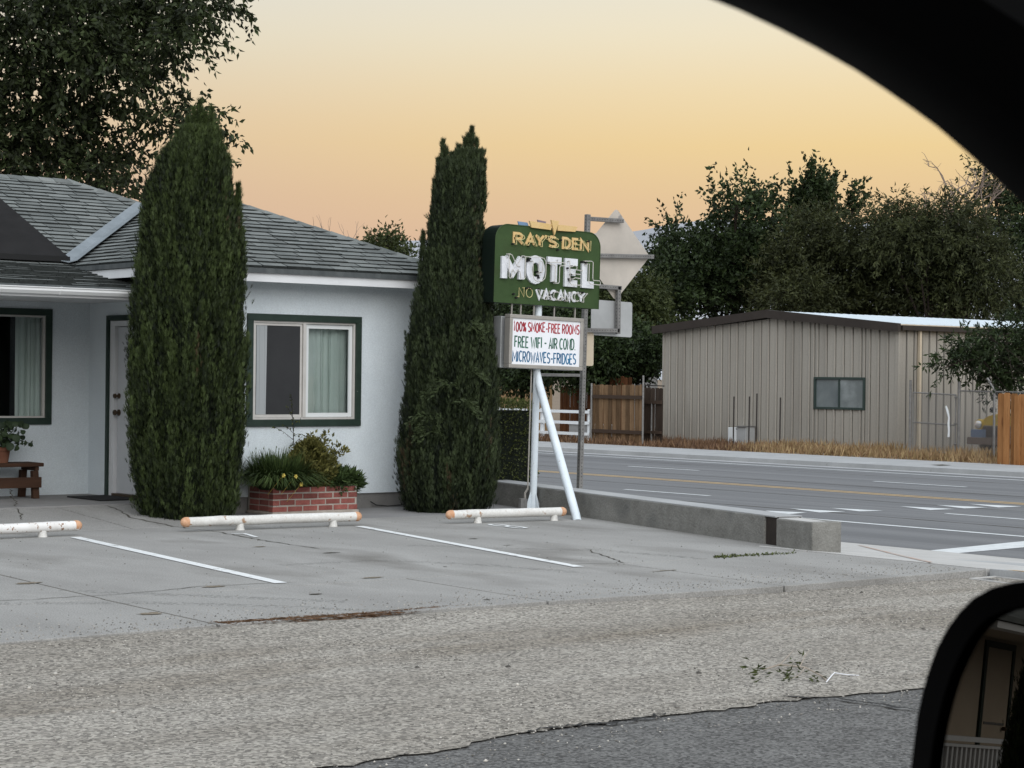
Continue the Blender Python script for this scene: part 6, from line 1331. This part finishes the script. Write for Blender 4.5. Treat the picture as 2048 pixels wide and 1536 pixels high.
def build_trees():
    mul = [(40, 50, 120, 100), (150, 30, 115, 75), (255, 26, 90, 48), (340, 18, 66, 30), (405, 12, 40, 16), (455, 8, 24, 9), (70, 170, 140, 90), (200, 115, 95, 50), (280, 90, 66, 34), (345, 92, 36, 20), (375, 58, 26, 15), (295, 145, 34, 17), (40, 290, 130, 90), (160, 210, 100, 36), (140, 310, 115, 55), (218, 330, 44, 24), (180, 378, 85, 36), (255, 388, 26, 16), (320, 238, 50, 18), (385, 228, 44, 18), (425, 250, 22, 18), (445, 318, 7, 12), (-80, 120, 150, 160), (-60, 330, 130, 100), (100, -70, 200, 70), (270, -60, 140, 55), (400, -40, 80, 30)]
    tree('mulberry_tree', 'large dark broad leaved tree behind the motel roof', (11.5, 28.5, 0), px_blobs(mul, 32, 1.3, 3), 38000, (.085, .15), (.042, .072), 'mulb', 101, .6, .75, .16, 18, limbs=False, shoot=(.6, .06))
    mp = [(1492, 505, 54, 48), (1440, 540, 60, 46), (1385, 545, 44, 36), (1345, 515, 18, 16), (1322, 572, 30, 34), (1500, 540, 80, 66), (1400, 570, 110, 65), (1330, 610, 50, 45), (1472, 420, 10, 34), (1494, 410, 9, 34), (1519, 425, 9, 32), (1546, 436, 9, 32), (1440, 455, 13, 26), (1500, 600, 90, 40), (1345, 470, 10, 12), (1385, 480, 12, 14)]
    tree('maple_tree', 'dark maple like tree with upright leafy spires left of the shed ridge', tuple(at(1450, 700, 74)[:2]) + (ZV,), px_blobs(mp, 74, 2, 5), 30000, (.13, .23), (.075, .14), 'maple', 102, .7, .15, .25, 26, up=.75, shoot=(1.25, .11))
    sp = [(1592, 410, 5, 26), (1610, 390, 6, 30), (1629, 385, 6, 32), (1648, 396, 7, 28), (1660, 392, 6, 12), (1703, 424, 9, 24), (1632, 450, 36, 28), (1600, 455, 20, 22)]
    tree('maple_tree', 'leafy spires of a tree rising behind the middle of the tree belt', tuple(at(1640, 700, 78)[:2]) + (ZV,), px_blobs(sp, 78, 1.5, 6), 8000, (.13, .23), (.075, .14), 'maple', 103, .7, .1, .2, 26, up=1.0, shoot=(.9, .09))
    lo = [(1640, 475, 76, 52), (1590, 545, 78, 60), (1690, 545, 98, 76), (1740, 480, 64, 50), (1600, 600, 90, 40), (1720, 600, 110, 50)]
    tree('locust_tree', 'dusty green fine leaved tree behind the shed roof ridge', tuple(at(1660, 700, 70)[:2]) + (ZV,), px_blobs(lo, 70, 2, 7), 40000, (.13, .22), (.04, .075), 'locust', 104, .5, .3, .25, 20, shoot=(.9, .12))
    lo = [(1805, 468, 60, 46), (1840, 520, 108, 76), (1900, 455, 66, 50), (1930, 560, 110, 70), (1820, 590, 110, 50), (1790, 420, 16, 18), (1950, 500, 58, 56)]
    tree('locust_tree', 'dusty green fine leaved tree behind the white shed roof', tuple(at(1860, 700, 68)[:2]) + (ZV,), px_blobs(lo, 68, 2, 8), 40000, (.13, .22), (.04, .075), 'locust', 105, .5, .3, .25, 20, shoot=(.9, .12))
    lo = [(2030, 445, 46, 60), (2060, 520, 90, 110), (1990, 370, 35, 30), (2040, 360, 35, 20), (2100, 420, 90, 80), (2010, 600, 60, 50)]
    tree('locust_tree', 'darker tree at the edge of the photo beyond the bare twigs', tuple(at(2060, 700, 72)[:2]) + (ZV,), px_blobs(lo, 72, 2, 9), 16000, (.14, .24), (.05, .09), 'maple', 106, .6, .3, .25, 20, shoot=(1.1, .12))
    # half dead tree: bare twig work
    def bare(name, label, base, tips, r0, m, seed, depth=4, spread=.55):
        rg = np.random.default_rng(seed); root = thing(name, label, 'tree', base); mb = MB()
        def grow(p, d, L_, r, k):
            q = p + d * L_ * .5 + rg.normal(size=3) * L_ * .07; e = q + unit(d + rg.normal(size=3) * .25) * L_ * .5; mb.tube([p, q, e], [r, r * .8, r * .6], 4 if k < depth else 5, cap=False)
            if k:
                for j in range(rg.integers(2, 4)): grow(e if j else q, unit(d + rg.normal(size=3) * spread), L_ * rg.uniform(.55, .8), r * .62, k - 1)
        b = np.array(base, float)
        for t_ in tips:
            t_ = np.array(t_); mid = b * .35 + t_ * .65; mid[2] = t_[2] - np.linalg.norm(t_ - b) * .25; mb.tube([b, (b * .6 + mid * .4), mid], [r0, r0 * .7, r0 * .4], 6); grow(mid, unit(t_ - mid), np.linalg.norm(t_ - mid) * .55, r0 * .3, depth)
        mb.build('branches', M[m], root, smooth=True); return root
    bare('bare_tree', 'half dead tree with bare pale twigs above the tree belt', tuple(at(1900, 690, 71)[:2]) + (ZV,), [at(x, y, 71 + q) for x, y, q in ((1860, 345, -1), (1900, 330, 0), (1945, 345, .5), (1980, 370, 0), (1830, 370, 1), (1920, 400, -1), (1960, 420, -1), (1890, 400, -1.5))], .2, 'drytwig', 107, 4, .6)
    bare('bare_tree', 'thin bare stems poking up beyond the motel roof hip', tuple(at(715, 640, 58)[:2]) + (ZV,), [at(x, y, 58) for x, y in ((608, 450), (645, 452), (690, 458), (722, 452))], .05, 'drytwig', 108, 2, .35)
    tree('young_tree', 'small rounded tree beyond the motel roof hip beside the second cypress', tuple(at(775, 640, 58)[:2]) + (ZV,), px_blobs([(755, 490, 24, 18), (775, 478, 18, 14), (790, 500, 30, 18), (815, 508, 16, 14), (770, 530, 50, 30)], 58, .6, 10), 2200, (.10, .18), (.06, .1), 'olive', 109, .5, .1, .1, 6)
    # bushes and trees left of the shed, behind the signs
    tree('street_tree', 'bright green bushy tree beside the shed behind the road signs', tuple(at(1255, 830, 66)[:2]) + (ZV,), px_blobs([(1225, 600, 55, 38), (1290, 590, 40, 35), (1250, 640, 70, 35), (1310, 640, 30, 40), (1190, 640, 40, 40)], 66, 1, 11), 16000, (.12, .2), (.05, .09), 'olive', 110, .5, .2, .10, 9)
    tree('street_tree', 'dark spreading tree over the plank fence behind the sign', tuple(at(1190, 830, 61.5)[:2]) + (ZV,), px_blobs([(1215, 710, 55, 42), (1275, 722, 45, 34), (1155, 700, 50, 50), (1300, 700, 20, 30), (1120, 720, 45, 34), (1185, 745, 40, 22), (1240, 680, 60, 25)], 61.5, 1, 12), 20000, (.12, .2), (.05, .1), 'maple', 111, .5, .3, .10, 9)
    tree('street_tree', 'dark tree behind the hedge between the second cypress and the sign pole', tuple(at(1040, 830, 64)[:2]) + (ZV,), px_blobs([(1030, 690, 55, 60), (1085, 660, 50, 50), (1010, 640, 50, 35), (1050, 740, 50, 40), (1100, 620, 60, 25), (990, 720, 40, 60), (1150, 640, 45, 35)], 64, 1, 13), 22000, (.12, .2), (.05, .1), 'maple', 112, .5, .3, .10, 9)
    br = [(1902, 712, 24, 9), (1893, 732, 18, 7), (1940, 690, 34, 16), (1945, 720, 40, 16), (1990, 712, 45, 24), (1985, 745, 40, 14), (2035, 700, 40, 26), (2035, 760, 40, 22), (2030, 735, 40, 25), (2045, 650, 38, 22), (2010, 668, 24, 10), (1975, 672, 20, 8), (2100, 690, 60, 90)]
    tree('walnut_tree', 'tree leaning in over the orange fence with drooping leafy branch', (37.3, 25.2, ZV), px_blobs(br, 48.5, .5, 14), 8500, (.11, .19), (.035, .06), 'maple', 113, .5, .5, .07, 18, shoot=(.6, .06))
build_trees()

def build_houses():
    h = thing('neighbour_house', 'pale grey house with white metal roof half hidden behind the trees', 'house', tuple(at(1290, 800, 76)[:2]) + (ZV,))
    a, b = at(1180, 700, 76), at(1345, 700, 76); c = (a + b) / 2
    top = at(1240, 670, 76); lo = at(1330, 700, 76); u = unit((b - a) * (1, 1, 0)); v = np.array((u[1], -u[0], 0)); v = v if v @ _fw > 0 else -v
    e0, e1 = at(1150, 702, 76), at(1332, 702, 76); zz = e1[2]; P = [np.array((*e0[:2], zz)), np.array((*e1[:2], zz))]; R_ = [P[0] + v * 3 + (0, 0, .75) + u * .9, P[1] + v * 3 + (0, 0, .75) - u * 2.0]
    MB().prism([P[0], P[1], R_[1], R_[0]], (0, 0, .06)).build('roof', M['metalroof'], h)
    MB().hexa([P[0] + (0, 0, ZV - zz), P[1] - u * .3 + (0, 0, ZV - zz), P[1] - u * .3 + v * 6 + (0, 0, ZV - zz), P[0] + v * 6 + (0, 0, ZV - zz)], [P[0] + v * .1 - (0, 0, .02), P[1] - u * .3 + v * .1 - (0, 0, .02), P[1] - u * .3 + v * 6 - (0, 0, .02), P[0] + v * 6 - (0, 0, .02)]).build('wall', M['greywall'], h)
    MB().prism([R_[0], R_[1], P[1] + v * 6, P[0] + v * 6], (0, 0, .06)).build('roof', M['metalroof'], h)
    t = thing('tan_house', 'low tan house wall glimpsed behind the hedge and rail fence', 'house', tuple(at(1060, 830, 70)[:2]) + (ZV,)); a, b = at(960, 752, 70), at(1105, 752, 70)
    w = np.array((b[0] - a[0], b[1] - a[1], 0)); w = unit(w); q = np.array((w[1], -w[0], 0)); q = q if q @ _fw > 0 else -q; a0, b0 = np.array((*a[:2], ZV)), np.array((*b[:2], ZV))
    MB().hexa([a0, b0, b0 + q * 5, a0 + q * 5], [a0 + (0, 0, a[2] - ZV), b0 + (0, 0, a[2] - ZV), b0 + q * 5 + (0, 0, a[2] - ZV), a0 + q * 5 + (0, 0, a[2] - ZV)]).build('wall', M['housetan'], t)
    za = a[2]; MB().hexa([a0 - w * .3 - q * .3 + (0, 0, za - ZV), b0 + w * .3 - q * .3 + (0, 0, za - ZV), b0 + w * .3 + q * 5.3 + (0, 0, za - ZV), a0 - w * .3 + q * 5.3 + (0, 0, za - ZV)], [a0 + q * 2.3 + (0, 0, za - ZV + .6), b0 + q * 2.3 + (0, 0, za - ZV + .6), b0 + q * 2.7 + (0, 0, za - ZV + .6), a0 + q * 2.7 + (0, 0, za - ZV + .6)]).build('roof', M['shingle'], t)
build_houses()

# ================================================================== THE CAR THE PHOTO WAS TAKEN FROM
def build_car():
    car = thing('car', 'black window frame and door mirror of the car the view is taken from', 'car', (.5, .45, 1.3))
    # window frame: a curved channel in the plane of the door
    pts = [PY(x, y, .42) for x, y in ((1200, -190), (1330, -75), (1400, -36), (1475, -4), (1560, 30), (1640, 68), (1715, 107), (1790, 150), (1850, 190), (1905, 229), (1960, 270), (2010, 312), (2060, 356), (2150, 440))]
    pts = [np.array(p) for p in pts]; mb = MB(); ring = []
    for i, p in enumerate(pts):
        d = pts[min(i + 1, len(pts) - 1)] - pts[max(i - 1, 0)]; d = unit(d); n = unit(np.cross(d, (0, 1, 0))); n = n if n[2] > 0 else -n
        ring.append([p + (0, -.02, 0), p + (0, -.004, 0) - n * .0, p + (0, .018, 0) + n * .004, p + (0, .03, 0) + n * .012, p + (0, .035, 0) + n * .3, p + (0, -.05, 0) + n * .3, p + (0, -.045, 0) + n * .012])
    k = len(ring[0]); vs = [q for r in ring for q in r]; mb.add(vs, [(r * k + j, r * k + (j + 1) % k, (r + 1) * k + (j + 1) % k, (r + 1) * k + j) for r in range(len(ring) - 1) for j in range(k)] + [tuple(range(k - 1, -1, -1)), tuple((len(ring) - 1) * k + j for j in range(k))])
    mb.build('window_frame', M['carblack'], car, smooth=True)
    # door mirror: a shell round a flat glass
    Pm = np.array([.65, .5, 1.38]); n = unit(np.array([-.97, -.15, .085]))
    def hit(x, y): d = ray(x, y); return CAM + d * (((Pm - CAM) @ n) / (d @ n))
    gl = [(1858, 1560), (1866, 1500), (1874, 1455), (1886, 1405), (1900, 1360), (1916, 1322), (1935, 1285), (1955, 1258), (1978, 1236), (2010, 1221), (2050, 1212), (2150, 1204), (2330, 1200), (2400, 1230), (2420, 1330), (2400, 1560), (2340, 1690), (2200, 1740), (2000, 1740), (1890, 1690)]
    hs = [(1839, 1560), (1847, 1490), (1855, 1430), (1866, 1380), (1879, 1335), (1895, 1293), (1914, 1258), (1937, 1226), (1966, 1197), (2003, 1176), (2050, 1164), (2150, 1155), (2340, 1150), (2450, 1190), (2480, 1330), (2460, 1560), (2390, 1740), (2210, 1800), (1990, 1800), (1862, 1730)]
    g3 = [hit(*p) for p in gl]; h3 = [hit(*p) for p in hs]; k = len(gl); c = np.mean(h3, 0)
    mb = MB(); vs = [p + n * .001 for p in g3] + [p + n * .008 + (p - c) * .0 for p in h3] + [p - n * .03 + (p - c) * .0 for p in h3] + [p - n * .075 - (p - c) * .12 for p in h3] + [p - n * .105 - (p - c) * .55 for p in h3]
    # lip between glass and shell is raised a little
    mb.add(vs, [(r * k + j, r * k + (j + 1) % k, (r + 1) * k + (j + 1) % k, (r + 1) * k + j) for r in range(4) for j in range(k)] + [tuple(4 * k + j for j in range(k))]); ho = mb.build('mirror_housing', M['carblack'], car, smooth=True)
    mm = bpy.data.materials.new('mirror_glass'); mm.use_nodes = True; bs = mm.node_tree.nodes['Principled BSDF']; bs.inputs['Base Color'].default_value = (.095, .09, .082, 1); bs.inputs['Metallic'].default_value = 1; bs.inputs['Roughness'].default_value = .0
    me = bpy.data.meshes.new('mirror_glass'); o0 = org(ho); me.from_pydata([tuple(p - n * .004 - o0) for p in g3], [], [list(range(k))]); link('mirror_glass', me, mm, ho)
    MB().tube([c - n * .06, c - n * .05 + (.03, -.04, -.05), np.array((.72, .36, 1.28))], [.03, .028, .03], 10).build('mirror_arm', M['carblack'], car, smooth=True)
build_car()

def build_cottage():
    """the motel cottage behind the car, seen in its mirror"""
    t = thing('motel_cottage', 'beige motel cottage with railed porch seen in the car mirror', 'building', (-21, 9.5, 0)); Y = 8.6
    MB().box((-30, Y, -.1), (-22.98, Y + .15, 2.4)).box((-22.02, Y, -.1), (-12, Y + .15, 2.4)).box((-22.98, Y, 2.03), (-22.02, Y + .15, 2.4)).box((-30, Y + .16, -.1), (-12, Y + 5, 2.4)).build('wall', M['cottage'], t)
    MB().box((-23.03, Y - .03, .1), (-22.95, Y - .001, 2.06)).box((-22.05, Y - .03, .1), (-21.96, Y - .001, 2.06)).box((-22.95, Y - .03, 1.98), (-22.05, Y - .001, 2.06)).build('door_trim', M['green'], t)
    d = MB().box((-22.95, Y - .012, .1), (-22.05, Y + .05, 1.98)).build('door', M['cottage'], t); MB().box((-22.86, Y - .02, 1.06), (-22.14, Y - .0125, 1.09)).build('door_seam', M['galv'], d); MB().lathe((-22.80, Y - .05, 1.0), [(.03, 0), (.035, .03), (.02, .05)], 8).build('door_knob', M['brass'], d)
    MB().box((-30, 7.5, -.1), (-12, Y - .001, .1)).build('porch_floor', M['porchslab'], t)
    MB().box((-30, 7.58, .90), (-15.5, 7.66, .95)).box((-30, 7.59, .84), (-15.5, 7.65, .87)).box((-30, 7.59, .20), (-15.5, 7.65, .25)).build('handrail', M['whitewood'], t)
    x = -29.9
    while x < -15.6: MB().box((x, 7.60, .251), (x + .05, 7.64, .839)).build('baluster', M['whitewood'], t); x += .135
    MB().prism([(-30, 7.38, 2.08), (-30, 7.28, 2.10), (-30, 7.28, 2.17), (-30, 7.38, 2.17)], (11.4, 0, 0)).build('gutter', M['gutter'], t)
    MB().hexa([(-30.4, 7.25, 2.18), (-12, 7.25, 2.18), (-12, 11, 3.5), (-30.4, 11, 3.5)], [(-30.4, 7.25, 2.24), (-12, 7.25, 2.24), (-12, 11, 3.56), (-30.4, 11, 3.56)]).build('roof', M['shingle'], t)
    MB().box((-30, 7.4, 2.1), (-12, Y - .001, 2.14)).build('porch_ceiling', M['cottage'], t)
    cypress('cypress_tree', 'shorter cypress by the railed porch seen in the car mirror', -17.72, 6.42, [(0, 0, .30), (.5, 0, .36), (1.0, 0, .32), (1.5, 0, .24), (2.0, 0, .14), (2.3, 0, .05)], 300, 'cyp', 23, [])
build_cottage()
